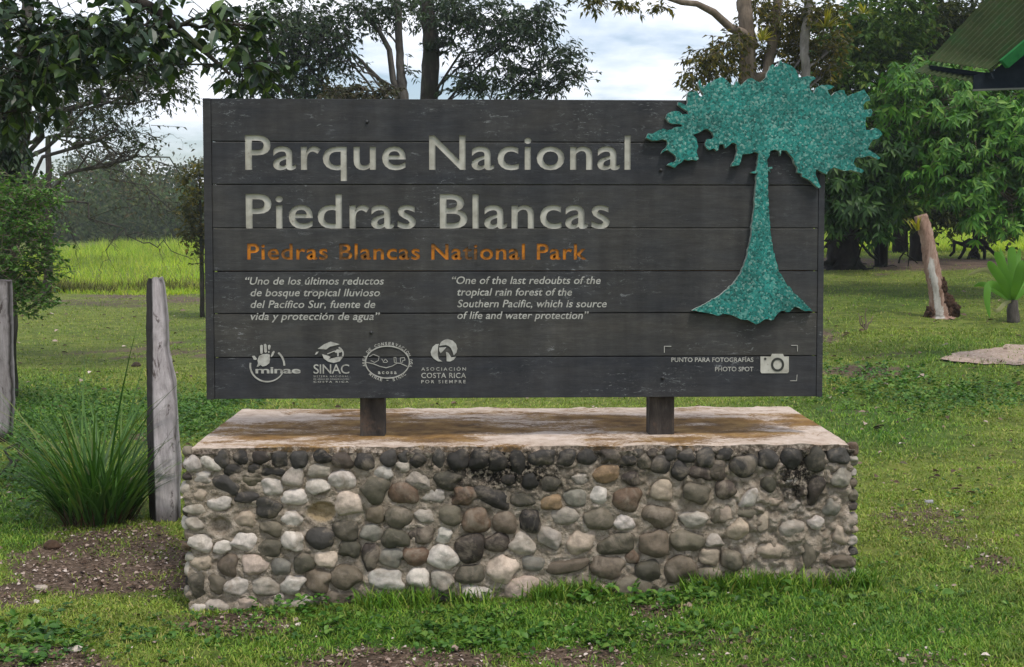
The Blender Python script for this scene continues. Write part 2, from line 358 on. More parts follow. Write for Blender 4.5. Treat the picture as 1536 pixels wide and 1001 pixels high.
def wall_stones(o, ax, ay, L):
    z = -.1
    while z < ZS - .07:
        hh = gs.uniform(.06, .095); x = gs.uniform(.02, .06)
        while x < L - .03:
            w = gs.uniform(.07, .13); d = .4 * min(w, hh)
            stone(sb, o + ax * (x + w / 2) + ay * d * .3 + EZ * (z + hh / 2 + gs.uniform(-.012, .012)), ax, ay, EZ, w, hh, d, gs.uniform(-.3, .3), TONE[random.choice(tl)], gs, ICO2)
            x += w + gs.uniform(.004, .02)
        z += hh + .01
for q in range(13):      # small stones showing along both corners of the front
    for xx, sx in ((BX0, -1), (BX1, 1)):
        stone(sb, np.array([xx + sx * gs.uniform(-.004, .012), .03, .03 + q * .053]), -EY * sx, -EX * sx, EZ, gs.uniform(.05, .09), gs.uniform(.04, .07), .03, 0, TONE[random.choice(tl)], gs, ICO4)
wall_stones(np.array([BX0, BD, 0]), -EY, EX, BD - .05); wall_stones(np.array([BX1, .06, 0]), EY, -EX, BD - .06); wall_stones(np.array([BX1, BD, 0]), -EX, -EY, BX1 - BX0)
ms = M('river_stone', .72, .35)
c = ms.attr('tint', True); v = ms.coord()
c = ms.mix(1, c, ms.ramp(ms.noise(28, 5, .62, v), [(.28, .62), (.5, 1.0), (.72, 1.28)]), 'MULTIPLY')
c = ms.mix(ms.ramp(ms.noise(9, 6, .7, v, .6), [(.50, 0.), (.66, .75)]), c, (.24, .195, .145))
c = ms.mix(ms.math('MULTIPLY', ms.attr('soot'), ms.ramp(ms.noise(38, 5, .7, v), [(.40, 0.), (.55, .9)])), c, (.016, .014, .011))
c = ms.mix(ms.ramp(ms.noise(260, 2, .5, v), [(.62, 0.), (.75, .35)]), c, (.02, .02, .018))
ms.col(c).bump(ms.math('ADD', ms.noise(60, 6, .65, v), ms.math('MULTIPLY', ms.noise(14, 3, .5, v), 1.6)), .55, .006)
sb.part('cobble_facing', ms.m, plinth, local=True, smooth=True)

# mortar body: four displaced faces and a top edge
def grid(o, a, b, na, nb):
    i, j = np.meshgrid(np.linspace(0, 1, na), np.linspace(0, 1, nb), indexing='ij')
    V = o + i[..., None] * a + j[..., None] * b; q = np.arange(na * nb).reshape(na, nb)
    return V.reshape(-1, 3), np.c_[q[:-1, :-1].ravel(), q[1:, :-1].ravel(), q[1:, 1:].ravel(), q[:-1, 1:].ravel()]
mb = MB(); LX = BX1 - BX0; HZ = ZS - .028; zb = -.35
for o, a, b, na, nb in ((np.array([BX0, 0, zb]), EX * LX, EZ * (HZ - zb), 520, 180), (np.array([BX1, 0, zb]), EY * BD, EZ * (HZ - zb), 120, 90),
                        (np.array([BX1, BD, zb]), -EX * LX, EZ * (HZ - zb), 260, 90), (np.array([BX0, BD, zb]), -EY * BD, EZ * (HZ - zb), 120, 90), (np.array([BX0, 0, HZ]), EX * LX, EY * BD, 200, 80)):
    V, q = grid(o, a, b, na, nb); mb.add(V, [q])
V, F, _ = mb.out()
x, y, z = V.T
lump = .009 * fbm(x * 9, z * 9, y * 9, 21, 4) + .0065 * fbm(x * 36, z * 36, y * 36, 25, 3)
rgt = sst(BX0 + LX * .55, BX0 + LX * .95, x); lump = lump + rgt * (.014 * (np.abs(fbm(x * 15, z * 15, y * 15, 31, 3)) * 2 - .7) - .001)
near = np.zeros(len(V)); fr = y < 1e-6
for (sx, sz, sw, sh) in SPOS:       # mortar swells a little around every stone of the front
    m = fr & (np.abs(x - sx) < sw * 2) & (np.abs(z - sz) < sh * 2)
    if m.any():
        e = np.sqrt(((x[m] - sx) / (sw + .004)) ** 2 + ((z[m] - sz) / (sh + .004)) ** 2)
        near[m] = np.maximum(near[m], np.exp(-((e - 1.15) / .22) ** 2))
lump = lump + fr * near * .007
for px, py, rw, rh in ((482, 768, 24, 17), (329, 790, 18, 15)):       # hollows where stones fell out
    p = Bf(px, py); e = np.sqrt(((x - p[0]) / (rw * .003)) ** 2 + ((z - p[2]) / (rh * .003)) ** 2)
    lump = lump - fr * .024 * sst(1.0, .55, e)
    if px == 482: och = fr * sst(1.05, .8, e)
V = V + np.c_[.006 * fbm(x * 9, z * 9, y * 9, 41, 3), -lump, .004 * fbm(x * 12, z * 12, y * 9, 45, 3)]
V[:, 0] += np.where(x > BX1 - 1e-6, lump, 0) - np.where(x < BX0 + 1e-6, lump, 0)
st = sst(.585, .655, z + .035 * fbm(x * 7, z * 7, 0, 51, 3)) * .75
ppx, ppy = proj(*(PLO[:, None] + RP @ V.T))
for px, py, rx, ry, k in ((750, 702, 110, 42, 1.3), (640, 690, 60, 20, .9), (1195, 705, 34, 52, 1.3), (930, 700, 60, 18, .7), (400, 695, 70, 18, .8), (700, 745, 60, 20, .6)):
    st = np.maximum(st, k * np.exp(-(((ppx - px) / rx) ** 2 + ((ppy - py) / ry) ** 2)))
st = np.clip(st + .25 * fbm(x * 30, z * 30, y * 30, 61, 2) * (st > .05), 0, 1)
mm = M('mortar', .95, .15); v = mm.coord()
c = mm.ramp(mm.noise(22, 6, .6, v), [(.3, (.21, .165, .12)), (.5, (.40, .33, .255)), (.7, (.58, .495, .405))])
c = mm.mix(mm.ramp(mm.noise(5, 3, .5, v), [(.4, 0.), (.65, .5)]), c, (.27, .225, .16))
c = mm.mix(mm.attr('ochre'), c, (.42, .32, .19))
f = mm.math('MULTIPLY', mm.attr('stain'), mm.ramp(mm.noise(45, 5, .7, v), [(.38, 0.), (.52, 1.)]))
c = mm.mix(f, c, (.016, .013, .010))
c = mm.mix(mm.ramp(mm.noise(120, 3, .6, v), [(.60, 0.), (.70, .75)]), c, (.075, .058, .04))
mm.col(c).bump(mm.math('ADD', mm.noise(90, 8, .7, v), mm.math('MULTIPLY', mm.noise(30, 5, .6, v), 1.5)), 1.0, .018)
part('mortar_core', V, F, mm.m, plinth, local=True, smooth=True, attrs={'stain': st, 'ochre': och})

# concrete top slab
a0, a1 = Bf(287, 668)[0], Bf(1272, 668)[0]
bl, br = Btop(362, 615, ZS), Btop(1187, 612, ZS); BDs = BD
sbm = MB(); t = .034; n1, n2 = 300, 110
S4 = [np.array([a0, -.002, ZS]), np.array([a1, -.002, ZS]), np.array([br[0], BDs, ZS]), np.array([bl[0], BDs, ZS])]
def quad(c, na, nb):
    i, j = np.meshgrid(np.linspace(0, 1, na), np.linspace(0, 1, nb), indexing='ij'); i = i[..., None]; j = j[..., None]
    V = (c[0] * (1 - i) + c[1] * i) * (1 - j) + (c[3] * (1 - i) + c[2] * i) * j; q = np.arange(na * nb).reshape(na, nb)
    return V.reshape(-1, 3), np.c_[q[:-1, :-1].ravel(), q[1:, :-1].ravel(), q[1:, 1:].ravel(), q[:-1, 1:].ravel()]
dn = np.array([0, 0, -t])
V, q = quad(S4, n1, n2); sbm.add(V, [q])
for i in range(4):
    A, B = S4[i], S4[(i + 1) % 4]; V, q = quad([A + dn, B + dn, B, A], n1 if i % 2 == 0 else n2, 6); sbm.add(V, [q])
V, F, _ = sbm.out(); x, y, z = V.T
edge = np.exp(-np.minimum(np.minimum(y + .012, BDs - y), np.minimum(np.abs(x - a0 - .27 * y), np.abs(a1 - .26 * y - x))) / .02)
V = V + np.c_[.007 * fbm(x * 8, y * 8, z * 30, 71, 4) * edge, .007 * fbm(x * 8, y * 8, z * 30, 75, 4) * edge, .0025 * fbm(x * 6, y * 6, 0, 79, 3) - .006 * edge * (1 + fbm(x * 15, y * 15, 0, 83, 3)) * (z > ZS - .001)]
fy = np.clip(y / BDs, 0, 1); fx = (x - a0) / (a1 - a0)
moss = np.exp(-((fy - .45) / .25) ** 2) * (.62 + .25 * np.exp(-((fx - .40) / .10) ** 2) + .3 * np.exp(-((fx - .72) / .07) ** 2) + .12 * np.exp(-((fx - .15) / .08) ** 2)) - .5 * np.exp(-((fx - .54) / .04) ** 2) * sst(.5, .1, fy)
moss = moss + .10 + .62 * fbm(x * 2.6, y * 7, 0, 91, 5) - .25 * sst(.22, .04, fy) - .3 * sst(.10, .0, fx) - .3 * sst(.86, .95, fx)
mt = M('slab_concrete', .9, .2); v = mt.coord()
c = mt.ramp(mt.noise(14, 6, .65, v), [(.3, (.36, .27, .205)), (.5, (.50, .40, .32)), (.72, (.62, .52, .44))])
streak = mt.noise(38, 9, .8, mt.coord((1, 2.2, 1)))
f = mt.ramp(mt.math('ADD', mt.attr('moss'), mt.math('MULTIPLY', mt.math('SUBTRACT', streak, .5), 3.0)), [(.22, 0.), (.38, .8), (.7, 1.)])
mc = mt.ramp(mt.noise(9, 5, .6, v), [(.32, (.085, .044, .011)), (.5, (.185, .098, .026)), (.68, (.29, .175, .055))])
c = mt.mix(f, c, mc)
c = mt.mix(mt.ramp(mt.noise(70, 4, .6, v), [(.60, 0.), (.70, .6)]), c, (.17, .12, .075))
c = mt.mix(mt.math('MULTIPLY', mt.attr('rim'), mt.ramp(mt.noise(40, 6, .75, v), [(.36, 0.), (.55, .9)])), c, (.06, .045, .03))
mt.col(c).bump(mt.noise(50, 8, .7, v), .6, .008)
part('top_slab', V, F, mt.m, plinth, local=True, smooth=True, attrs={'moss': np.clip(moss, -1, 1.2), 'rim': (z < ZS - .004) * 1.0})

# ============================================================ the park sign
LEAN = R(1.5); SGO = np.array([0, 5.881, 0.8])
RS = rotz(YAW) @ np.array([[1, 0, 0], [0, math.cos(LEAN), math.sin(LEAN)], [0, -math.sin(LEAN), math.cos(LEAN)]])
def S(px, py, off=0.0):
    o = RS.T @ (np.array([0, 0, CAMZ]) - SGO); d = RS.T @ ray(px, py); t = (off - o[1]) / d[1]; p = o + d * t; return p[0], p[2]
sign = root('park_sign', 'wide charcoal plank park entrance sign with carved pale lettering on two posts', 'sign', SGO, rot=(-LEAN, 0, YAW))
X0, X1 = S(307, 380)[0], S(1236, 380)[0]; XL, XR = S(319.5, 380)[0], S(1226.5, 380)[0]
mw = M('charcoal_stained_plank', .75, .12); v = mw.coord((1, 1, 1)); vs = mw.coord((1, 3, 4.5))
plk = mw.attr('plank_shade')
c = mw.ramp(mw.noise(2.6, 6, .6, mw.coord((1, 3, 2.4))), [(.28, (.031, .033, .037)), (.5, (.0405, .0405, .041)), (.72, (.051, .049, .046))])
c = mw.mix(1, c, mw.ramp(mw.noise(7, 9, .8, vs), [(.25, .62), (.5, 1.), (.75, 1.5)]), 'MULTIPLY')
c = mw.mix(1, c, mw.ramp(plk, [(0., (.86, .88, .94)), (1., (1.22, 1.18, 1.08))]), 'MULTIPLY')
fl = mw.math('MULTIPLY', mw.ramp(mw.noise(20, 8, .85, mw.coord((1, 1, 3.2), rot=(0, R(14), 0)), .8), [(.565, 0.), (.63, 1.)]), mw.ramp(mw.noise(4.2, 3, .5, v), [(.47, 0.), (.56, 1.)]))
c = mw.mix(mw.math('MULTIPLY', fl, mw.ramp(mw.noise(1.7, 2, .5, v), [(.4, .12), (.62, .75)])), c, (.30, .31, .31))
c = mw.mix(1, c, mw.ramp(mw.noise(9, 5, .6, mw.coord((1, 1, .09))), [(.35, .84), (.65, 1.18)]), 'MULTIPLY')
mw.col(c).bump(mw.noise(11, 9, .75, mw.coord((1, 8, 14))), .45, .004)
mp = M('carved_letter_paint', .7, .3); v = mp.coord()
c = mp.ramp(mp.noise(12, 6, .65, v), [(.3, (.27, .255, .21)), (.5, (.40, .385, .33)), (.7, (.49, .475, .42))])
c = mp.mix(mp.ramp(mp.noise(40, 6, .75, v), [(.60, 0.), (.70, .6)]), c, (.10, .085, .065)); mp.col(c)
mo = M('worn_orange_paint', .7, .3); v = mo.coord()
c = mo.ramp(mo.noise(14, 5, .6, v), [(.3, (.28, .098, .006)), (.6, (.50, .18, .010)), (.75, (.58, .24, .03))])
c = mo.mix(mo.ramp(mo.noise(13, 5, .7, v), [(.46, 0.), (.60, .88)]), c, (.075, .042, .017)); mo.col(c)
mtx = M('faded_letter_paint', .7, .3); v = mtx.coord()
c = mtx.ramp(mtx.noise(30, 4, .6, v), [(.3, (.25, .24, .21)), (.6, (.42, .41, .37))])
c = mtx.mix(mtx.ramp(mtx.noise(16, 5, .75, v), [(.56, 0.), (.70, .55)]), c, (.10, .10, .095)); mtx.col(c)

def glyphs(text, x0, x1, yb, capH, shear=0., off=0., extrude=0., depth=0., spmax=1.5):
    """text set between photo pixels x0..x1 on baseline yb with capital height capH (pixels); returns V (sign frame), F"""
    cu = bpy.data.curves.new('lettering', 'FONT'); cu.body = text; cu.size = 1.0; cu.shear = shear; cu.fill_mode = 'BOTH' if extrude else 'FRONT'; cu.resolution_u = 4
    cu.offset = off; cu.extrude = extrude
    ob = bpy.data.objects.new('lettering', cu); COL.objects.link(ob)
    def get():
        bpy.context.view_layer.update(); dg = bpy.context.evaluated_depsgraph_get(); me = bpy.data.meshes.new_from_object(ob.evaluated_get(dg))
        V = np.array([v.co[:] for v in me.vertices]); F = [list(p.vertices) for p in me.polygons]; bpy.data.meshes.remove(me); return V, F
    (ax, az), (bx, bz) = S(x0, yb), S(x1, yb); H = S(x0, yb - capH)[1] - az; s = H / .70; Wd = bx - ax
    wid = lambda V: V[:, 0].max() - V[:, 0].min()
    w1 = wid(get()[0]); cu.space_character = 1.2; w2 = wid(get()[0])
    sp = 1 + .2 * (Wd / s - w1) / max(1e-6, w2 - w1); cu.space_character = min(spmax, max(.93, sp)); V, F = get()
    bpy.data.objects.remove(ob); bpy.data.curves.remove(cu)
    k = Wd / wid(V); x = (V[:, 0] - V[:, 0].min()) * k; z = V[:, 1] * s; tt = x / Wd
    P = np.c_[ax + x, depth - V[:, 2], az + (bz - az) * tt + z]
    D = {}
    for f in F: D.setdefault(len(f), []).append(f)
    return P, [np.array(q) for q in D.values()]

T1 = [("Parque Nacional", 368, 946, 254, 51.5), ("Piedras Blancas", 369, 914.5, 342, 51.5)]
T2 = [("Piedras Blancas National Park", 371, 880, 389, 23.5)]
cut = MB()
for a in T1: V, F = glyphs(*a, off=.0105, extrude=.010, spmax=1.05); cut.add(V, F)
for a in T2: V, F = glyphs(*a, off=.017, extrude=.006, spmax=1.08); cut.add(V, F)
V, F, _ = cut.out(); cobj = part('cutter', V, F, mp.m, local=True); cobj.matrix_world = Matrix.Identity(4)
bm = bmesh.new(); bm.from_mesh(cobj.data); bmesh.ops.remove_doubles(bm, verts=bm.verts, dist=1e-5); bmesh.ops.recalc_face_normals(bm, faces=bm.faces); bm.to_mesh(cobj.data); bm.free()
RB = [149.5, 213.5, 277.5, 342.5, 407, 470, 535.5, 597.5]; ZR = [S(770, y)[1] for y in RB]
for i in range(7):
    gp = .0022; V, F = boxv(XL, XR, 0 + (.0012 if i % 2 else 0), .042, ZR[i + 1] + gp, ZR[i] - (gp if i else 0), .0028)
    ob = part('plank', V, F, mw.m, local=True)
    if 0 <= i <= 3:
        md = ob.modifiers.new('carve', 'BOOLEAN'); md.operation = 'DIFFERENCE'; md.solver = 'EXACT'; md.object = cobj; md.use_self = True
        bpy.context.view_layer.update(); dg = bpy.context.evaluated_depsgraph_get(); me = bpy.data.meshes.new_from_object(ob.evaluated_get(dg)); ob.modifiers.clear(); ob.data = me
    me = ob.data; me.materials.clear(); me.materials.append(mw.m); me.materials.append(mp.m); me.materials.append(mo.m)
    vy = np.array([w.co.y for w in me.vertices]); vz = np.array([w.co.z for w in me.vertices])
    zo = S(400, 358)[1]
    for p in me.polygons:
        ys = vy[list(p.vertices)]
        if 0 <= i <= 3 and .0035 < ys.max() < .012:
            inx = vz[list(p.vertices)]
            if XL + .05 < p.center.x < XR - .3: p.material_index = 2 if inx.mean() < zo else 1
    at = me.attributes.new('plank_shade', 'FLOAT', 'POINT'); at.data.foreach_set('value', np.full(len(me.vertices), [.35, .15, .62, .75, .5, .95, .1][i], np.float32))
    ob.parent = sign
bpy.data.objects.remove(cobj)
def shade_attr(o, v):
    at = o.data.attributes.new('plank_shade', 'FLOAT', 'POINT'); at.data.foreach_set('value', np.full(len(o.data.vertices), v, np.float32)); return o
for xa, xb in ((X0, XL - .0015), (XR + .0015, X1)):
    V, F = boxv(xa, xb, -.0025, .046, ZR[7], ZR[0] + .001, .003); shade_attr(part('end_board', V, F, mw.m, sign, local=True), .3)
V, F = boxv(XL + .01, XR - .01, .0425, .052, ZR[7] + .02, ZR[0] - .02); shade_attr(part('backing_board', V, F, mw.m, sign, local=True), 0)
mpw = M('worn_brown_post', .85, .2); nz = mpw.noise(18, 8, .75, mpw.coord((1, 1, .22)), .3)
c = mpw.ramp(nz, [(.28, (.018, .015, .013)), (.5, (.047, .039, .033)), (.66, (.085, .070, .058)), (.78, (.15, .12, .095))])
mpw.col(mpw.mix(mpw.ramp(mpw.noise(9, 6, .7, mpw.coord()), [(.55, 0.), (.68, .7)]), c, (.10, .065, .045))).bump(nz, .8, .008)
for xa, xb in ((540, 577), (974, 1011.5)):
    fo = .0545; zb_ = (ZS - SGO[2]) * 1.0 - .03
    V, F = boxv(S(xa, 630, fo)[0], S(xb, 630, fo)[0], fo, fo + .11, zb_, ZR[0] - .1, .005); o = part('post', V, F, mpw.m, sign, local=True)
# painted floors of the carved words: each a part lying in its groove
def words(name, V, F, mat, gap):
    # one part for each word of the line
    f = [list(map(int, r)) for q in F for r in q]; lo = np.array([V[r, 0].min() for r in f]); hi = np.array([V[r, 0].max() for r in f]); od = np.argsort(lo); cur = []; end = None
    def flush(cur):
        u = sorted({i for r in cur for i in r}); mp_ = {i: k for k, i in enumerate(u)}; D = {}
        for r in cur: D.setdefault(len(r), []).append([mp_[i] for i in r])
        part(name, V[u], [np.array(q) for q in D.values()], mat, sign, local=True)
    for i in od:
        if end is not None and lo[i] > end + gap: flush(cur); cur = []
        cur.append(f[i]); end = hi[i] if end is None else max(end, hi[i])
    flush(cur)
for a in T1: V, F = glyphs(*a, off=.0098, depth=.0094, spmax=1.05); words('title_lettering', V, F, mp.m, .045)
for a in T2: V, F = glyphs(*a, off=.0162, depth=.0055, spmax=1.08); words('subtitle_lettering', V, F, mo.m, .020)
for lines in ([("“Uno de los últimos reductos", 368, 576, 427, 11.2), ("de bosque tropical lluvioso", 376, 570, 444.5, 11.2), ("del Pacífico Sur, fuente de", 376, 563, 462, 11.2), ("vida y protección de agua”", 376, 570, 480, 11.2)],
              [("“One of the last redoubts of the", 678, 901, 426, 11.2), ("tropical rain forest of the", 686, 858, 443.5, 11.2), ("Southern Pacific, which is source", 686, 910, 461, 11.2), ("of life and water protection”", 686, 883, 478.5, 11.2)]):
    for a in lines: V, F = glyphs(*a, shear=.22, off=.010, depth=-.0014, spmax=1.02); words('quote_lettering', V, F, mtx.m, .008)
for a in (("PUNTO PARA FOTOGRAFÍAS", 1007, 1130, 543, 6.6), ("PHOTO SPOT", 1072.5, 1130, 557, 6.6)): V, F = glyphs(*a, off=.012, depth=-.0014); part('photo_spot_lettering', V, F, mtx.m, sign, local=True)

# ---- flat painted marks, drawn in photo pixels of the board and laid 1-2 mm proud of it
class Mark(MB):
    def poly(s, pts, z=.0015, t=.002):
        V, F = polysolid([S(*p) for p in pts], -z - t, -z + .004); return s.add(V, F)
    def ring(s, cx, cy, rx, ry, w, a0=0, a1=360, z=.0015, w2=None, n=40):
        th = np.radians(np.linspace(a0, a1, n)); ww = np.linspace(w, w if w2 is None else w2, n)
        o = [(cx + (rx + ww[i] / 2) * math.cos(t), cy + (ry + ww[i] / 2) * math.sin(t)) for i, t in enumerate(th)]
        q = [(cx + (rx - ww[i] / 2) * math.cos(t), cy + (ry - ww[i] / 2) * math.sin(t)) for i, t in enumerate(th)]
        O = np.array([S(*p) for p in o]); I = np.array([S(*p) for p in q]); k = n
        V = np.concatenate([np.c_[O[:, 0], np.full(k, -z - .002), O[:, 1]], np.c_[I[:, 0], np.full(k, -z - .002), I[:, 1]], np.c_[O[:, 0], np.full(k, .002), O[:, 1]], np.c_[I[:, 0], np.full(k, .002), I[:, 1]]])
        i = np.arange(k - 1); F = [np.c_[i, i + 1, k + i + 1, k + i], np.c_[2 * k + i, 2 * k + i + 1, i + 1, i], np.c_[k + i, k + i + 1, 3 * k + i + 1, 3 * k + i]]
        return s.add(V, F)
    def disc(s, cx, cy, rx, ry, z=.0015, a=0, n=24):
        return s.poly([(cx + rx * math.cos(t) * math.cos(a) - ry * math.sin(t) * math.sin(a), cy + rx * math.cos(t) * math.sin(a) + ry * math.sin(t) * math.cos(a)) for t in np.linspace(0, 2 * math.pi, n, endpoint=False)], z)
    def line(s, pts, w, z=.0015):
        for (a, b), (c, d) in zip(pts[:-1], pts[1:]):
            L = math.hypot(c - a, d - b) or 1; nx, ny = -(d - b) / L * w / 2, (c - a) / L * w / 2; ex, ey = (c - a) / L * w * .3, (d - b) / L * w * .3
            s.poly([(a + nx - ex, b + ny - ey), (c + nx + ex, d + ny + ey), (c - nx + ex, d - ny + ey), (a - nx - ex, b - ny - ey)], z)
        return s
    def text(s, *a, **k): V, F = glyphs(*a, depth=-.0034, **k); return s.add(V, F)
    def arctext(s, text, cx, cy, rx, ry, a0, a1, h, flip=False, off=.02):
        for i, ch in enumerate(text):
            if ch == ' ': continue
            t = R(a0 + (a1 - a0) * i / (len(text) - 1)); px, py = cx + rx * math.cos(t), cy + ry * math.sin(t)
            V, F = glyphs(ch, px - h * (.42 if ch not in 'IÍ-' else .12), px + h * (.42 if ch not in 'IÍ-' else .12), py + h / 2, h, off=off, depth=-.0034)
            nx, ny = math.cos(t) / rx, math.sin(t) / ry; ang = math.atan2(nx, -ny) * (1 if not flip else 1) + (math.pi if flip else 0)
            c = np.array(S(px, py)); q = V[:, [0, 2]] - c; ca, sa = math.cos(-ang), math.sin(-ang)
            V[:, 0] = c[0] + q[:, 0] * ca - q[:, 1] * sa; V[:, 2] = c[1] + q[:, 0] * sa + q[:, 1] * ca; s.add(V, F)
        return s
def zz(ox, oy, k, pts): return [(ox + x / k, oy + y / k) for x, y in pts]
K = 8.533
m = Mark()      # hand over an open circle
A = lambda p: zz(360, 500, K, p)
for pts in ([(258, 160), (275, 148), (292, 158), (292, 255), (278, 265), (262, 260)], [(305, 145), (322, 135), (338, 148), (346, 240), (328, 250), (312, 240)], [(360, 155), (378, 148), (395, 165), (385, 205), (370, 215), (360, 195)],
            [(358, 232), (372, 225), (380, 245), (366, 255)], [(392, 300), (415, 240), (432, 226), (444, 240), (425, 285), (405, 305)], [(155, 292), (185, 288), (215, 325), (208, 342), (178, 338)],
            [(225, 345), (245, 290), (290, 268), (350, 265), (380, 275), (385, 340), (375, 385), (335, 415), (290, 425), (262, 405), (240, 425), (215, 430), (232, 385)]): m.poly(A(pts))
m.ring(360 + 350 / K, 500 + 415 / K, 218 / K, 205 / K, 2.6, 190, 25, w2=1.6); m.ring(360 + 350 / K, 500 + 415 / K, 218 / K, 215 / K, 2.6, -50, 0)
m.text("minae", 383.5, 451, 560, 9.5, off=.02, spmax=.95); m.part('hand_emblem', mtx.m, sign, local=True)
m = Mark()      # globe with a tree above four capitals and three small lines
m.poly(A([(995, 200), (1080, 140), (1160, 108), (1275, 142), (1210, 160), (1150, 172), (1105, 208)])); m.poly(A([(960, 275), (975, 240), (1008, 236), (985, 268)]))
m.poly(A([(1052, 270), (1130, 290), (1160, 305), (1135, 335), (1180, 320), (1230, 308), (1300, 300), (1315, 312), (1275, 360), (1200, 380), (1130, 365), (1075, 325)]))
m.poly(A([(1210, 235), (1240, 208), (1285, 210), (1305, 235), (1285, 248), (1265, 250), (1262, 296), (1246, 296), (1243, 250), (1222, 250)])); m.ring(360 + 1190 / K, 500 + 265 / K, 130 / K, 100 / K, 2.2, -55, 20); m.line(A([(1120, 265), (1210, 228)]), 1.2)
m.text("SINAC", 470.5, 524, 560.5, 14, off=.004)
m.text("SISTEMA NACIONAL", 470.5, 523, 566, 2.7); m.text("DE ÁREAS DE CONSERVACIÓN", 470.5, 523.5, 570, 2.3); m.text("COSTA RICA", 470.5, 523, 574, 2.4, off=.02)
m.part('globe_emblem', mtx.m, sign, local=True)
m = Mark(); cx, cy = 530 + 437 / K, 500 + 370 / K    # oval badge ringed with words
m.ring(cx, cy, 280 / K, 205 / K, 1.6, 0, 360, n=60); m.line(zz(530, 500, K, [(165, 372), (260, 392), (340, 425), (420, 442), (500, 420), (560, 382), (600, 385), (690, 425)]), 1.1)
for q in ([(205, 300), (255, 270), (330, 300), (320, 350), (270, 375), (225, 350)], [(365, 330), (385, 365), (410, 330), (440, 360), (425, 375), (380, 372)]): m.line(zz(530, 500, K, q), .8)
for q in ([(520, 310), (545, 310), (550, 375), (525, 375)], [(600, 318), (655, 312), (662, 345), (630, 350), (632, 372), (605, 372)]): m.line(zz(530, 500, K, q + q[:1]), .8)
m.arctext("AREA DE CONSERVACION OSA", cx, cy, 302 / K, 238 / K, 170, 372, 4.4); m.arctext("MINAE · SINAC", cx, cy, 292 / K, 232 / K, 138, 42, 4.2, flip=True); m.text("acosa", 567, 595, 561, 5.4, off=.03)
m.part('oval_badge', mtx.m, sign, local=True)
m = Mark(); C4 = lambda p: zz(530, 500, K, p)        # knot of three petals and three lines of capitals
m.poly(C4([(990, 240), (1015, 175), (1055, 142), (1095, 138), (1085, 170), (1080, 270), (1092, 330), (1140, 362), (1085, 360), (1030, 325), (998, 285)]))
m.poly(C4([(1100, 165), (1120, 115), (1165, 85), (1215, 78), (1270, 95), (1315, 140), (1332, 200), (1318, 250), (1285, 285), (1272, 240), (1250, 190), (1222, 165), (1185, 150), (1140, 155)]))
m.poly(C4([(1098, 185), (1190, 180), (1160, 215), (1118, 258), (1100, 225)])); m.poly(C4([(1185, 240), (1215, 250), (1255, 310), (1315, 300), (1285, 340), (1240, 362), (1195, 358), (1192, 300)]))
m.text("ASOCIACIÓN", 632, 699, 556, 4.8, off=.01); m.text("COSTA RICA", 632, 699, 567, 7.6, off=.01); m.text("POR SIEMPRE", 632, 698.5, 575, 4.8, off=.01)
m.part('knot_emblem', mtx.m, sign, local=True)
m = Mark()
m.poly([(1140.5, 535), (1156, 535), (1158, 531), (1174, 531), (1176, 535), (1183, 535), (1183, 558), (1181, 560), (1142, 560), (1140.5, 558)])
o = m.part('camera_pictogram', mp.m, sign, local=True); m = Mark(); m.ring(1166, 547, 8.2, 8.8, 3.2, 0, 360, z=.0042); m.disc(1147.5, 538.3, 1.8, 1.8, z=.0042); md_ = M('dark_pictogram_paint', .6); md_.col((.03, .031, .026)); m.part('pictogram_lens', md_.m, o, local=True)
m = Mark()
for q in ([(1006.5, 519.6), (996.5, 519.6), (996.5, 529)], [(1187, 518.3), (1196, 518.3), (1196, 527)], [(1195.5, 562.5), (1194.7, 571.3), (1185.5, 571.3)]): m = Mark(); m.line(q, .9); m.part('corner_mark', mtx.m, sign, local=True)
mbt = M('bolt_steel', .4, .5); mbt.b.inputs['Metallic'].default_value = .6; mbt.col((.05, .05, .05))
for px, py in ((550.5, 183), (991, 255.5), (557, 499), (994, 567)):
    x, z = S(px, py); V, F = ICO2; part('bolt', V * np.array([.0085, .009, .0085]) + np.array([x, -.002, z]), F, mbt.m, sign, local=True, smooth=True)

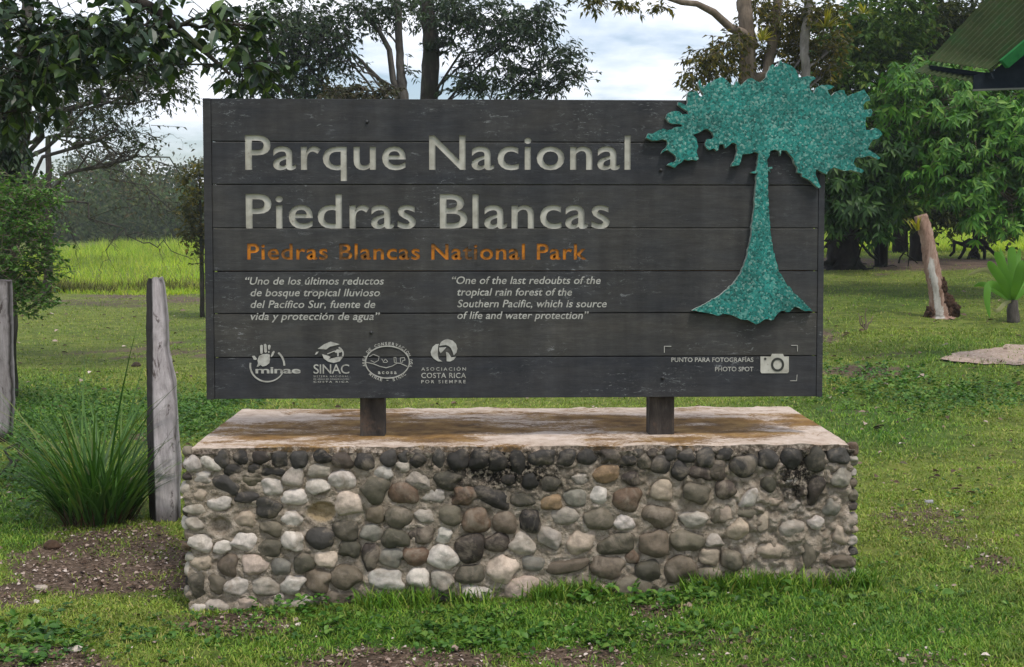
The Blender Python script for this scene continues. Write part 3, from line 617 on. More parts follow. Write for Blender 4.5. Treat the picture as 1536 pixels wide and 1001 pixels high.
# ---- tree emblem: thick plate faced with broken tile
TR = zz(960, 60, 3.84, [(672, 752), (670, 770), (645, 768), (636, 763), (668, 752), (682, 655), (660, 645), (640, 655), (590, 660), (580, 700), (570, 722), (525, 728), (530, 710), (548, 680), (560, 640), (555, 600), (530, 592), (510, 610), (490, 625), (480, 600), (455, 605), (450, 635), (440, 640), (425, 625), (400, 635), (385, 625), (375, 595), (385, 572), (412, 572), (425, 560), (415, 535), (390, 515), (370, 515), (340, 535), (305, 548), (325, 570), (332, 600), (325, 650), (338, 685), (325, 695), (300, 690), (275, 695), (255, 688), (240, 705), (215, 720), (200, 738), (180, 728), (155, 722), (165, 712), (195, 705), (210, 688), (205, 670), (180, 650), (160, 635), (140, 640), (122, 655), (130, 635), (150, 620), (158, 600), (155, 580), (130, 572), (100, 580), (70, 582), (35, 565), (45, 540), (75, 540), (100, 525), (130, 512), (160, 520), (185, 515), (195, 505), (245, 500), (240, 488), (190, 485), (165, 475), (148, 450), (158, 425), (185, 412), (225, 412), (245, 430), (280, 430), (275, 412), (245, 395), (218, 375), (220, 358), (240, 365), (265, 380), (275, 360), (272, 320), (280, 298), (305, 300), (325, 295), (340, 320), (347, 326), (362, 326), (366, 312), (345, 280), (335, 245), (345, 225), (352, 262), (375, 270), (390, 250), (430, 230), (470, 215), (500, 235), (520, 255), (545, 262), (550, 240), (562, 240), (575, 262), (600, 245), (620, 225), (645, 220), (665, 235), (690, 245), (710, 230), (728, 215), (735, 185), (750, 150), (765, 140), (775, 155), (790, 155), (800, 140), (810, 115), (818, 132), (850, 140), (880, 155), (900, 180), (915, 215), (940, 215), (965, 208), (1005, 215), (1010, 225), (985, 240), (975, 260), (978, 290), (1000, 310), (1015, 275), (1040, 262), (1085, 260), (1118, 268), (1105, 280), (1080, 290), (1085, 305), (1100, 325), (1125, 300), (1150, 290), (1175, 290), (1180, 310), (1195, 325), (1225, 310), (1255, 300), (1290, 285), (1300, 305), (1320, 330), (1325, 350), (1300, 355), (1285, 375), (1290, 405), (1330, 398), (1338, 415), (1330, 440), (1300, 445), (1300, 520), (1330, 520), (1345, 508), (1380, 520), (1395, 545), (1370, 570), (1340, 575), (1325, 600), (1310, 630), (1345, 650), (1385, 680), (1370, 690), (1330, 670), (1290, 675), (1240, 680), (1230, 700), (1245, 735), (1290, 755), (1275, 768), (1240, 760), (1210, 750), (1170, 755), (1130, 740), (1110, 735), (1080, 760), (1075, 775), (1050, 765), (1015, 745), (1010, 770), (1025, 810), (1042, 845), (1030, 855), (1005, 835), (985, 815), (960, 800), (935, 790), (930, 770), (905, 765), (908, 740), (890, 715), (880, 680), (860, 660), (845, 640), (815, 635), (808, 668), (800, 640), (775, 632), (750, 640), (745, 670), (730, 690), (735, 735), (760, 730), (762, 742), (745, 745), (752, 765), (738, 750), (735, 770)])
TR += [(1152, 290), (1153.5, 315), (1156, 350), (1160, 378), (1167, 403), (1178, 424), (1192, 441), (1207, 455), (1219, 467), (1208, 467), (1192, 460), (1184, 468), (1172, 466), (1166, 471), (1160, 480), (1147, 479), (1134, 487), (1122, 480), (1108, 478), (1098, 473), (1088, 471), (1076, 474), (1062, 470), (1048, 468), (1038, 466), (1058, 456), (1080, 443), (1098, 428), (1112, 408), (1121, 383), (1127, 350), (1131, 315), (1133, 285)]
# ragged rim: split long runs and nudge them so that the outline reads as broken tile
TT = []
for i, (a, b) in enumerate(TR):
    c, d = TR[(i + 1) % len(TR)]; L = math.hypot(c - a, d - b); k = max(1, int(L / 4)); 
    for q in range(k):
        t = q / k; j = .55 if q else 0; TT.append((a + (c - a) * t + gs.normal(0, j), b + (d - b) * t + gs.normal(0, j)))
V, F = polysolid([S(x, y, -.03) for x, y in TT], -.034, -.0015)
me_ = M('green_tile_mosaic', .6, .25); v = me_.coord()
vo = me_.n('TexVoronoi', Scale=112.0, Randomness=1.0); me_.set(vo.inputs['Vector'], v)
vd = me_.n('TexVoronoi', feature='DISTANCE_TO_EDGE', Scale=112.0, Randomness=1.0); me_.set(vd.inputs['Vector'], v)
sp = me_.n('SeparateColor'); me_.set(sp.inputs[0], vo.outputs['Color'])
c = me_.ramp(sp.outputs[0], [(0., (.005, .080, .068)), (.14, (.007, .142, .120)), (.36, (.012, .185, .158)), (.54, (.007, .118, .100)), (.68, (.035, .208, .175)), (.80, (.085, .245, .21)), (.94, (.15, .28, .24))], 'CONSTANT')
c = me_.mix(1, c, me_.ramp(me_.noise(7, 6, .65, v), [(.3, .62), (.7, 1.35)]), 'MULTIPLY')
c = me_.mix(me_.ramp(vd.outputs['Distance'], [(.02, .4), (.07, 0.)]), c, (.07, .16, .125))
me_.col(c).bump(me_.ramp(vd.outputs['Distance'], [(0., 0.), (.12, 1.)]), .4, .004)
mrim = M('lit_plate_rim', .8, .1); mrim.col(mrim.ramp(mrim.noise(60, 4, .6, mrim.coord()), [(.35, (.10, .15, .12)), (.65, (.42, .46, .42))]))  # sky highlight along the edges put into the pale rim colour
o = part('tree_emblem', V, F, [me_.m, mrim.m], sign, local=True)
for p in o.data.polygons:
    if abs(p.normal.y) < .5: p.material_index = 1

# ============================================================ ground
def pblob(px, py, L):
    r = np.zeros(np.shape(px))
    for x, y, rx, ry, k in L: r = np.maximum(r, k * np.exp(-(((px - x) / rx) ** 2 + ((py - y) / ry) ** 2) ** 1.5))
    return r
DIRT = [(150, 850, 150, 50, .82), (230, 830, 70, 50, .8), (330, 935, 150, 22, .8), (15, 890, 60, 40, .5), (660, 992, 170, 20, .62), (850, 988, 90, 16, .6), (1400, 775, 110, 38, .55), (1490, 850, 40, 16, .2), (1300, 745, 50, 20, .3),
        (1380, 396, 260, 11, .75), (200, 450, 190, 18, .5), (150, 530, 260, 15, .30), (240, 500, 90, 8, .3), (1290, 515, 110, 30, .42), (1310, 560, 60, 14, .5), (1480, 590, 70, 22, .45), (40, 1000, 160, 40, .5), (980, 920, 50, 12, .3)]
LUSH = [(1330, 930, 330, 110, 1.), (1100, 940, 300, 50, .9), (600, 950, 420, 40, .75), (1300, 640, 230, 60, .8), (1440, 560, 150, 60, .75), (120, 640, 150, 70, .9), (300, 620, 90, 40, .8), (1340, 450, 200, 40, .25), (30, 760, 60, 80, .8), (150, 600, 300, 20, .5)]
def fields(x, y):
    z = gz0(x, y); yy = np.maximum(y, 3.9); px, py = proj(x, yy, z)
    n = fbm(x * 1.3, y * 1.3, 0, 101, 4); n2 = fbm(x * .5, y * .4, 0, 111, 3)
    d = np.clip(pblob(px, py, DIRT) + .38 * n * sst(60, 8, y) + .06, 0, 1.2); l = np.clip(pblob(px, py, LUSH) + .28 * n2 + .24 * n, 0, 1)
    inl = (px > -150) & (px < 1690)
    d = np.where(inl, d, np.clip(.2 + .4 * n, 0, 1)); return sst(.22, .75, d), l
sx = np.sinh(np.linspace(-6.6, 6.6, 461)) * .62 * (250 / (np.sinh(6.6) * .62))
ux = np.concatenate([-np.geomspace(250, 4.2, 50), np.linspace(-4.1, 4.1, 330), np.geomspace(4.2, 250, 50)])
uy = np.concatenate([np.linspace(-30, 2, 12), np.linspace(2.2, 9, 270), np.geomspace(9.04, 420, 160)])
gx, gy = np.meshgrid(ux, uy, indexing='ij'); x, y = gx.ravel(), gy.ravel()
z = gz(x, y) + .004 * fbm(x * 14, y * 14, 0, 121, 3) * sst(14, 7, y) + .06 * fbm(x * .2, y * .2, 0, 5, 2) * sst(20, 60, y)
q = np.arange(len(ux) * len(uy)).reshape(len(ux), len(uy)); Q = np.c_[q[:-1, :-1].ravel(), q[1:, :-1].ravel(), q[1:, 1:].ravel(), q[:-1, 1:].ravel()]
d, l = fields(x, y)
mg = M('soil_and_turf', .95, .15); v = mg.coord()
soil = mg.ramp(mg.noise(35, 8, .75, v), [(.28, (.034, .023, .015)), (.46, (.090, .062, .042)), (.60, (.17, .122, .088)), (.74, (.32, .25, .19))])
soil = mg.mix(1, soil, mg.ramp(mg.noise(3, 3, .5, v), [(.3, .7), (.7, 1.2)]), 'MULTIPLY')
turfn = mg.noise(7, 8, .75, v)
tA = mg.ramp(turfn, [(.3, (.048, .066, .012)), (.5, (.118, .150, .025)), (.7, (.22, .21, .055))]); tB = mg.ramp(turfn, [(.3, (.018, .038, .007)), (.5, (.045, .090, .013)), (.7, (.085, .14, .026))])
c = mg.mix(mg.attr('lush'), tA, tB); c = mg.mix(1, c, mg.ramp(mg.noise(1.3, 7, .7, v), [(.3, .68), (.7, 1.28)]), 'MULTIPLY')
df = mg.math('ADD', mg.attr('dirt'), mg.math('MULTIPLY', mg.math('SUBTRACT', mg.noise(11, 7, .75, v), .5), 2.2))
c = mg.mix(mg.ramp(df, [(.35, 0.), (.6, 1.)]), c, soil)
mg.col(c).bump(mg.noise(40, 8, .75, v), .7, .02)
ground = part('ground', np.c_[x, y, z], [Q], mg.m, smooth=True, attrs={'dirt': d, 'lush': l}); tag(ground, kind='structure')

def inplinth(x, y, m=0.0):
    q = RP.T @ np.stack([x, y - 5.66, np.zeros_like(x)]); return (q[0] > BX0 - m) & (q[0] < BX1 + m) & (q[1] > -m) & (q[1] < BD + m)
mgr = M('turf_blade', .55, .25)
isl = mgr.island()
cA = mgr.ramp(isl, [(0., (.125, .195, .022)), (.4, (.195, .275, .034)), (.75, (.26, .315, .047)), (.92, (.34, .32, .085)), (1., (.40, .33, .13))])
cB = mgr.ramp(isl, [(0., (.042, .125, .011)), (.35, (.082, .195, .019)), (.7, (.145, .268, .028)), (.92, (.23, .33, .042)), (1., (.31, .29, .085))])
c = mgr.mix(mgr.attr('lush'), cA, cB)
c = mgr.mix(1, c, mgr.ramp(mgr.noise(4.5, 5, .65, mgr.coord()), [(.3, .62), (.7, 1.42)]), 'MULTIPLY')
mgr.col(c).translucent(.25, (1.1, 1.25, .5))
V_, F_, at = [], {}, []
lawn = MB()
def sow(n, y0, y1, Lm, Wm, g, pw=1.0):
    y = y0 * np.exp(g.uniform(0, 1, n) ** pw * math.log(y1 / y0)); x = g.uniform(-1, 1, n) * (.43 * y + .9)
    d, l = fields(x, y); cl = fbm(x * 5, y * 5, 0, 131, 3)
    k = (g.uniform(0, 1, n) > d * (.93 + .3 * fbm(x * 6, y * 6, 0, 137, 2))) & ~inplinth(x, y, -.01) & (g.uniform(0, 1, n) < .85 + .55 * cl)
    x, y, l, d = x[k], y[k], l[k], d[k]; n = len(x); P = np.c_[x, y, gz(x, y) - .002]
    s = (1 + (y - 5) * .055); L = g.uniform(.5, 1.35, n) * Lm * s * (.75 + .4 * l); wd = g.uniform(.7, 1.3, n) * Wm * (1 + (y - 5) * .10)
    V, F = blades(P, g.uniform(0, 6.28, n), L, wd, g.uniform(.2, 1.15, n), g.uniform(.2, 1.1, n), 2, g.uniform(-.5, .5, n))
    lawn.add(V, F, lush=np.repeat(np.clip(l + .30 * fbm(x * 3.2, y * 3.2, 0, 135, 3) + g.normal(0, .12, n), 0, 1), 5))
gl = np.random.default_rng(21)
sow(300000, 4.45, 7.6, .029, .0062, gl); sow(190000, 7.2, 16, .032, .0062, gl); sow(130000, 14, 37, .028, .005, gl)
# taller fringe along the foot of the plinth
n = 5200; lx = gl.uniform(BX0 + .35, BX1 + .12, n); ly = -np.abs(gl.normal(.02, .05, n)) - .015; kk = (fbm(lx * 3.5, 0 * lx, 0, 141, 2) + .25 + .35 * (lx > -.3) > gl.uniform(-.2, .6, n)); lx, ly = lx[kk], ly[kk]; n = len(lx)
w3 = (RP @ np.stack([lx, ly, 0 * lx])).T + PLO; P = np.c_[w3[:, 0], w3[:, 1], gz(w3[:, 0], w3[:, 1])]
V, F = blades(P, gl.uniform(0, 6.28, n), gl.uniform(.04, .125, n), gl.uniform(.006, .012, n), gl.uniform(.0, .6, n), gl.uniform(.3, 1.2, n), 2, gl.uniform(-.5, .5, n)); lawn.add(V, F, lush=gl.uniform(.75, 1, n).repeat(5))
o = lawn.part('lawn_grass', mgr.m); tag(o, 'short mixed green and straw turf covering the ground round the plinth', 'grass', kind='stuff')

# broad-leaved creeping weeds among the grass and behind the fence posts
mwd = leafmat('weed_leaf', [(.022, .072, .009), (.048, .132, .016), (.085, .185, .026), (.15, .25, .042)], .5, .3, .25, .4, 1.5)
gw = np.random.default_rng(31); cov = MB()
def weeds(cx, cy, n, rx, ry, Lm, hgt, nl=7):
    P = []; D = []
    for q in range(n):
        a = G(cx + gw.normal(0, rx), cy + gw.normal(0, ry))
        if inplinth(np.array([a[0]]), np.array([a[1]]), .02)[0]: continue
        k = gw.integers(4, nl + 1); az = gw.uniform(0, 6.28) + np.arange(k) * 2.4; el = gw.uniform(.1, .9, k)
        P.append(np.tile(a, (k, 1)) + np.c_[gw.normal(0, Lm * .25, (k, 2)), gw.uniform(0, hgt, k)]); D.append(np.c_[np.cos(az) * np.cos(el), np.sin(az) * np.cos(el), np.sin(el)])
    P = np.concatenate(P); D = np.concatenate(D); L = gw.uniform(.55, 1.2, len(P)) * Lm
    V, F = leaves(P, D, np.tile([0, 0, 1.], (len(P), 1)) + gw.normal(0, .3, P.shape), L, L * gw.uniform(.42, .65, len(P)), 'oval', .25); cov.add(V, F)
weeds(110, 622, 620, 66, 22, .046, .10); weeds(40, 700, 230, 30, 40, .05, .1); weeds(290, 625, 420, 32, 20, .040, .07); weeds(330, 605, 220, 40, 7, .04, .06)
weeds(620, 935, 90, 190, 14, .034, .03); weeds(690, 960, 80, 50, 12, .040, .04); weeds(950, 960, 60, 90, 14, .04, .03); weeds(200, 960, 130, 130, 20, .030, .02); weeds(1000, 900, 60, 140, 8, .05, .05); weeds(1400, 595, 120, 90, 12, .06, .06); weeds(1430, 602, 330, 100, 13, .045, .10); weeds(1300, 580, 120, 50, 10, .04, .06); weeds(440, 915, 40, 40, 8, .04, .07)
weeds(1320, 560, 70, 60, 8, .06, .05); weeds(1440, 700, 40, 60, 60, .03, .02); weeds(1300, 880, 60, 60, 60, .03, .02); weeds(40, 960, 60, 40, 18, .05, .04)
o = cov.part('creeping_weeds', mwd); tag(o, 'low broad-leaved green weeds creeping through the turf', 'weeds', kind='stuff')

# litter of dry leaves and wood chips on the bare earth
mli = M('dry_litter', .85, .2); mli.col(mli.ramp(mli.island(), [(0., (.045, .03, .02)), (.4, (.14, .09, .06)), (.68, (.23, .16, .12)), (.90, (.40, .31, .26)), (1., (.60, .52, .46))]))
n = 60000; y = 4.4 * np.exp(gl.uniform(0, 1, n) * math.log(9 / 4.4)); x = gl.uniform(-1, 1, n) * (.43 * y + .5); d, l = fields(x, y); k = (gl.uniform(0, 1, n) < d * .9 + .02) & ~inplinth(x, y, 0)
x, y = x[k], y[k]; n = len(x); az = gl.uniform(0, 6.28, n); P = np.c_[x, y, gz(x, y) + gl.uniform(.001, .012, n)]; L = gl.gamma(3, .0042, n) + .003
V, F = leaves(P, np.c_[np.cos(az), np.sin(az), gl.uniform(-.2, .35, n)], np.c_[gl.normal(0, .5, (n, 2)), np.ones(n)], L, L * gl.uniform(.3, .8, n), 'oval', .1, .25)
o = part('dry_leaf_litter', V, F, mli.m); tag(o, 'brown dry leaf scraps and pale chips strewn on bare soil', 'leaf litter', kind='stuff')
n = 700; px = gl.uniform(10, 1530, n); py = gl.uniform(440, 760, n); P = np.array([G(a, b) for a, b in zip(px, py)]); P[:, 2] += .02; az = gl.uniform(0, 6.28, n); L = gl.uniform(.03, .07, n) * (.6 + P[:, 1] * .05)
k = ~inplinth(P[:, 0], P[:, 1], .05); P, az, L = P[k], az[k], L[k]; n = len(P)
V, F = leaves(P, np.c_[np.cos(az), np.sin(az), gl.uniform(-.1, .35, n)], np.c_[gl.normal(0, .4, (n, 2)), np.ones(n)], L, L * .5, 'oval', .1, .3)
o = part('fallen_leaves', V, F, mli.m); tag(o, 'scattered fallen leaves lying on the lawn behind the sign', 'leaves', kind='stuff')

# pale gravel patch on the right
gp = [(1405, 541), (1424, 533), (1450, 529), (1485, 526), (1536, 520), (1700, 512), (1700, 552), (1536, 548), (1490, 549), (1455, 547), (1425, 546)]
P2 = np.array([G(*p) for p in gp]); c0 = P2.mean(0)
mgv = M('pale_gravel', .95, .2); v = mgv.coord(); mgv.col(mgv.ramp(mgv.noise(24, 6, .8, v), [(.3, (.17, .115, .08)), (.5, (.36, .27, .21)), (.68, (.52, .43, .36))])).bump(mgv.noise(30, 5, .7, v), .8, .02)
bm = bmesh.new(); vs = [bm.verts.new(p) for p in P2]; bm.faces.new(vs); bmesh.ops.triangulate(bm, faces=bm.faces[:]); bmesh.ops.subdivide_edges(bm, edges=bm.edges[:], cuts=14, use_grid_fill=True); bmesh.ops.triangulate(bm, faces=bm.faces[:])
V, F = bmout(bm); ctr = np.linalg.norm((V - c0)[:, :2], axis=1); V[:, 0] += .06 * fbm(V[:, 0] * 4, V[:, 1] * 4, 0, 151, 3); V[:, 1] += .08 * fbm(V[:, 0] * 4, V[:, 1] * 4, 0, 155, 3); V[:, 2] = gz(V[:, 0], V[:, 1]) + .012 + .02 * np.abs(fbm(V[:, 0] * 3, V[:, 1] * 3, 0, 159, 3))
o = part('gravel_path', V, F, mgv.m, smooth=True); tag(o, kind='structure')

# ============================================================ far meadow and wood
mme = leafmat('sunlit_meadow_blade', [(.16, .27, .018), (.25, .38, .026), (.34, .44, .034), (.46, .47, .08)], .6, .2, .45, .8, .25, (1.15, 1.2, .45))  # sunlight on the field put into these bright blade colours
n = 140000; y = gl.uniform(36, 78, n); y = np.where(gl.uniform(0, 1, n) < .35, gl.uniform(35.5, 42, n), y); x = gl.uniform(-24, 44, n); k = (x > -.50 * y) & (x < .56 * y) & (np.abs(x / y - .0) > .0); k &= ~((x > -.23 * y) & (x < .22 * y)) | (gl.uniform(0, 1, n) < .25)
x, y = x[k], y[k] + 1.2 * vn(x[k] * .5, x[k] * 0, 0, 163); n = len(x); hh = .40 * (.95 + .35 * vn(x * .5, y * .5, 0, 161) + gl.uniform(0, .45, n)) * sst(31, 52, y) * (1 + .35 * sst(45, 70, y)) + .12
V, F = blades(np.c_[x, y, gz(x, y)], gl.uniform(0, 6.28, n), hh, gl.uniform(.02, .042, n), gl.uniform(0, .9, n), gl.uniform(.3, 1.6, n), 2)
o = part('tall_meadow_grass', V, F, mme)
n = 9000; ex = gl.uniform(-22, -3, n); ey = 36.6 + np.abs(gl.normal(0, 1.2, n)) + 1.0 * vn(ex * .5, 0 * ex, 0, 165); V, F = blades(np.c_[ex, ey, gz(ex, ey)], gl.uniform(0, 6.28, n), gl.uniform(.2, .62, n) * (.8 + .5 * vn(ex * .8, ey, 0, 166)), gl.uniform(.02, .045, n), gl.uniform(0, .7, n), gl.uniform(.3, 1.5, n), 2)
med = leafmat('dry_meadow_edge', [(.06, .055, .02), (.11, .12, .025), (.17, .15, .05), (.24, .27, .04)], .7, .1, .3, .6, .4)
tag(part('meadow_edge_grass', V, F, med), 'dull dry grass fringe along the near edge of the meadow', 'grass', kind='stuff')
_m = o; o = _m; tag(o, 'bright yellow green tall meadow grass beyond the mown lawn', 'grass', kind='stuff')

def ball(n, g, k=2.2):
    d = nrm(g.normal(size=(n, 3))); return d * (g.uniform(0, 1, n) ** (1 / k))[:, None], d
mfw_ = M('distant_leaf', .8, .05); mfw_.col(mfw_.mix(1, mfw_.ramp(mfw_.island(), [(0., (.045, .066, .022)), (.4, (.075, .095, .028)), (.75, (.10, .115, .036)), (1., (.13, .115, .05))]), mfw_.attr('tint', True), 'MULTIPLY')).translucent(.2); mfw = mfw_.m
gf = np.random.default_rng(41); fw = MB()
for q in range(150):
    Y = gf.uniform(95, 150); px = gf.uniform(-150, 1700) if q > 60 else gf.uniform(-20, 360); X = (px - 768) / FPX * Y
    top = 1.65 + (350 - (232 + 14 * math.sin(px * .03) + gf.uniform(-14, 30))) / FPX * Y
    if px > 1150: top *= 1.5
    r = gf.uniform(2.0, 4.4); zc = gf.uniform(.25, .92) * (top - r * .6); n = 800
    u, dd = ball(n, gf, 4); P = np.array([X, Y, max(zc, 1.5)]) + u * np.array([r, r * .8, r * .75])
    D = dd + gf.normal(0, .6, (n, 3)); L = gf.uniform(.2, .48, n); V, F = leaves(P, D, dd + gf.normal(0, .5, (n, 3)), L, L * .7, 'diamond', .2); fw.add(V, F, tint=np.array([[1, 1, 1], [1.3, 1.05, .8], [.75, 1.0, .7], [1.15, 1.2, .8], [.7, .8, .85]][gf.integers(0, 5)], float) * gf.uniform(.75, 1.25))
for q in range(260):   # undergrowth that closes the foot of the wood
    Y = gf.uniform(84, 96); X = gf.uniform(-48, 60); n = 200; u, dd = ball(n, gf, 4); P = np.array([X, Y, gz(X, Y) + 1.0]) + u * np.array([2.2, 1.5, 1.7]); L = gf.uniform(.2, .42, n)
    V, F = leaves(P, dd + gf.normal(0, .5, (n, 3)), dd + gf.normal(0, .5, (n, 3)), L, L * .7, 'diamond', .2); fw.add(V, F, tint=np.array([.6, .68, .6]) * gf.uniform(.6, 1.1))
o = fw.part('far_forest', mfw); tag(o, 'hazy dull green wood far off beyond the meadow', 'forest', kind='stuff')

# ============================================================ trees
def barkmat(name, cols, sc=9, stretch=.35, moss=None):
    m = M(name, .9, .15); v = m.coord((1, 1, stretch)); n = m.noise(sc, 7, .7, v, .3)
    c = m.ramp(n, [(.3, cols[0]), (.5, cols[1]), (.7, cols[2])])
    if moss: c = m.mix(m.ramp(m.noise(2.2, 4, .6, m.coord()), [(.45, 0.), (.62, .8)]), c, moss)
    return m.col(c).bump(n, .9, .02).m
bk_dark = barkmat('dark_bark', [(.018, .015, .012), (.042, .035, .028), (.085, .072, .058)], moss=(.030, .040, .016))
bk_grey = barkmat('grey_bark', [(.085, .078, .068), (.17, .155, .135), (.30, .28, .25)])
bk_mid = barkmat('brown_grey_bark', [(.035, .030, .026), (.075, .066, .056), (.14, .125, .11)])
bk_tan = barkmat('tan_bark', [(.085, .065, .048), (.16, .125, .092), (.26, .21, .16)])
gt = np.random.default_rng(51)
def tree(name, label, cat, path, blobs, ntw, lpt, LL, LW, lm, bk, group=None, shape='diamond', tl=(.3, .6), droop=.2, down=.25, g=gt, limb=.35, shell=2.4, palm=0, sub=7, spread=1.0, twr=.004, base=True, rise=.75, shift=0.):
    blobs = [b[:4] + (b[4] + shift,) + b[5:] for b in blobs]
    """path: (px, py, depth, radius in m) from the foot up; blobs: (px, py, rx, ry, depth, half depth, weight) of the foliage masses"""
    Pt = np.array([W(a, b, c) for a, b, c, r in path]); rad = np.array([p[3] for p in path])
    if base: Pt[0, 2] = gz(Pt[0, 0], Pt[0, 1]) - .05
    rt = root(name, label, cat, Pt[0], group); wood = MB()
    t = np.linspace(0, 1, len(Pt)); tt = np.linspace(0, 1, max(12, 6 * len(Pt))); fine = np.stack([np.interp(tt, t, Pt[:, i]) for i in range(3)], 1)
    for q in range(2): fine[1:-1] = (fine[:-2] + 2 * fine[1:-1] + fine[2:]) / 4
    fr = np.interp(tt, t, rad); fine[1:-1] += g.normal(0, .12, (len(tt) - 2, 3)) * np.minimum(fr[1:-1, None], .09) * np.array([1, 1, .2])
    V, F = tube(fine, fr, 12, .10, g.uniform(0, 9)); wood.add(V, F)
    wts = np.array([b[2] * b[3] * b[6] for b in blobs], float); cnt = np.maximum(3, (ntw * wts / wts.sum()).astype(int)); P = []; O = []
    for (bx, by, rx, ry, Y, dY, w), n in zip(blobs, cnt):
        c = W(bx, by, Y); u, dd = ball(n, g, shell); p = c + u * np.array([rx * Y / FPX, dY, ry * Y / FPX]); P.append(p); O.append(nrm(dd * np.array([1, 1, .6]) + np.array([0, 0, -down])))
        if limb:
            hd = np.linalg.norm((fine - c)[:, :2], axis=1); dist = np.abs(fine[:, 2] - (c[2] - rise * hd)) + .3 * hd; k = int(np.argmin(dist)); k = max(k, int(len(fine) * .25)); a = fine[k]
            r0 = min(fr[k] * .55, limb * .05 + .004 * np.linalg.norm(c - a)); b = bend(a, c, 7, .06, .05, g); V, F = tube(b, np.linspace(r0, r0 * .4, 7), 6, .1, 1); wood.add(V, F)
            for e in p[g.permutation(n)[:sub]]:
                j = g.integers(3, 7); s = bend(b[j], e, 5, .08, .04, g); V, F = tube(s, np.linspace(r0 * .33, .004, 5), 4, 0, 0, False); wood.add(V, F)
    P = np.concatenate(P); O = np.concatenate(O); N = len(P); D = nrm(O + g.normal(0, .55, (N, 3))); ln = g.uniform(*tl, N)
    S0 = P - D * ln[:, None] * .5; S1 = P + D * ln[:, None] * .5
    V, F = twigs(S0, S1, twr, twr * .5); wood.add(V, F); V, F, _ = wood.out(); part('trunk', V, F, bk, rt, smooth=True)
    f = g.uniform(.05, 1.02, (N, lpt)); B = (S0[:, None] + (S1 - S0)[:, None] * f[..., None]).reshape(-1, 3); DD = np.repeat(D, lpt, 0); sd = nrm(np.cross(DD, np.array([0, 0, 1.])) + 1e-3); sg = np.tile(np.where(np.arange(lpt) % 2, 1, -1), N)[:, None]
    cr = MB()
    if palm:
        ax = nrm(DD * .6 + np.array([0, 0, .25]) + g.normal(0, .45, B.shape)); a1 = nrm(np.cross(ax, [0.1, .2, 1.])); a2 = np.cross(ax, a1); B = B + ax * LL * .5; sc = g.uniform(.7, 1.15, len(B))
        for q in range(palm):
            an = q * 2 * math.pi / palm + g.uniform(-.25, .25, len(B)); d = nrm(a1 * np.cos(an)[:, None] + a2 * np.sin(an)[:, None] + np.array([0, 0, -droop * 2.2])); L = LL * sc * g.uniform(.75, 1.1, len(B))
            V, F = leaves(B, d, ax + np.array([0, 0, .6]), L, L * LW / LL, shape, droop); cr.add(V, F)
    else:
        d = nrm(DD * .55 + sd * sg * spread + np.array([0, 0, -droop]) + g.normal(0, .35, B.shape)); L = LL * g.uniform(.55, 1.2, len(B))
        V, F = leaves(B, d, np.array([0, 0, 1.]) + g.normal(0, .45, B.shape), L, L * LW / LL * g.uniform(.8, 1.2, len(B)), shape, droop * .7); cr.add(V, F)
    cr.part('crown', lm, rt); return rt

lf_dark = leafmat('dark_glossy_leaf', [(.009, .021, .009), (.014, .034, .013), (.022, .048, .017), (.034, .070, .022), (.10, .16, .02)], .42, .45, .2, .4, 1.2)
lf_fine = leafmat('fine_grey_green_leaf', [(.022, .040, .018), (.035, .060, .024), (.055, .082, .034), (.085, .085, .045)], .55, .3, .25, .4, .8)
lf_mid = leafmat('dark_compound_leaf', [(.014, .030, .014), (.022, .045, .018), (.035, .064, .022), (.055, .085, .028)], .5, .35, .25, .5, .5)
lf_brown = leafmat('bronze_leaf', [(.035, .030, .016), (.06, .045, .022), (.05, .06, .022), (.09, .065, .03)], .55, .3, .25, .3, 1)
lf_bush = leafmat('bright_bush_leaf', [(.030, .085, .014), (.055, .140, .020), (.085, .19, .028), (.15, .26, .05)], .5, .35, .3, .7, 1.1)
lf_palm = leafmat('palmate_leaf', [(.028, .095, .011), (.055, .16, .018), (.090, .225, .026), (.17, .30, .045)], .5, .3, .3, .8, 1.3)
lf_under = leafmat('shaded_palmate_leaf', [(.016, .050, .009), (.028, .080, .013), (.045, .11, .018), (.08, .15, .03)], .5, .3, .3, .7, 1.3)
lf_olive = leafmat('olive_leaf', [(.032, .038, .010), (.060, .064, .014), (.095, .088, .018), (.20, .15, .02)], .6, .15, .3, .6, .7)
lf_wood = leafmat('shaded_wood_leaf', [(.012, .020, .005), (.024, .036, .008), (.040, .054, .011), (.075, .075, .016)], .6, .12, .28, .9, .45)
lf_yel = leafmat('yellow_leaf', [(.16, .17, .02), (.30, .27, .03), (.45, .36, .03)], .5, .3, .35, .3, 1)

# near broad-leaved tree whose boughs hang in at the upper left (its stem stands left of the view)
tree('broadleaf_tree', 'big-leaved dark tree whose boughs hang in at the upper left corner', 'tree',
     [(-330, 900, 7.6, .19), (-320, 500, 7.6, .16), (-260, 150, 7.6, .13), (-120, -60, 7.5, .09), (60, -60, 7.4, .05), (230, 10, 7.4, .03), (345, 112, 7.4, .008)],
     [(50, 50, 95, 62, 7.6, .7, 1.2), (160, 62, 95, 56, 7.4, .6, 1.2), (240, 40, 70, 44, 7.5, .6, 1.), (215, 100, 40, 22, 7.3, .3, .8), (335, 30, 50, 38, 7.4, .5, .9), (370, 95, 42, 38, 7.4, .3, 1), (395, 40, 40, 40, 7.5, .4, .8), (20, 125, 45, 48, 7.5, .4, 1.2), (30, 165, 34, 26, 7.4, .3, 1.), (100, 105, 60, 24, 7.4, .4, .9)],
     255, 7, .088, .054, lf_dark, bk_dark, shape='oval', tl=(.16, .4), droop=.4, down=.3, limb=.25, sub=4, twr=.003, rise=0)
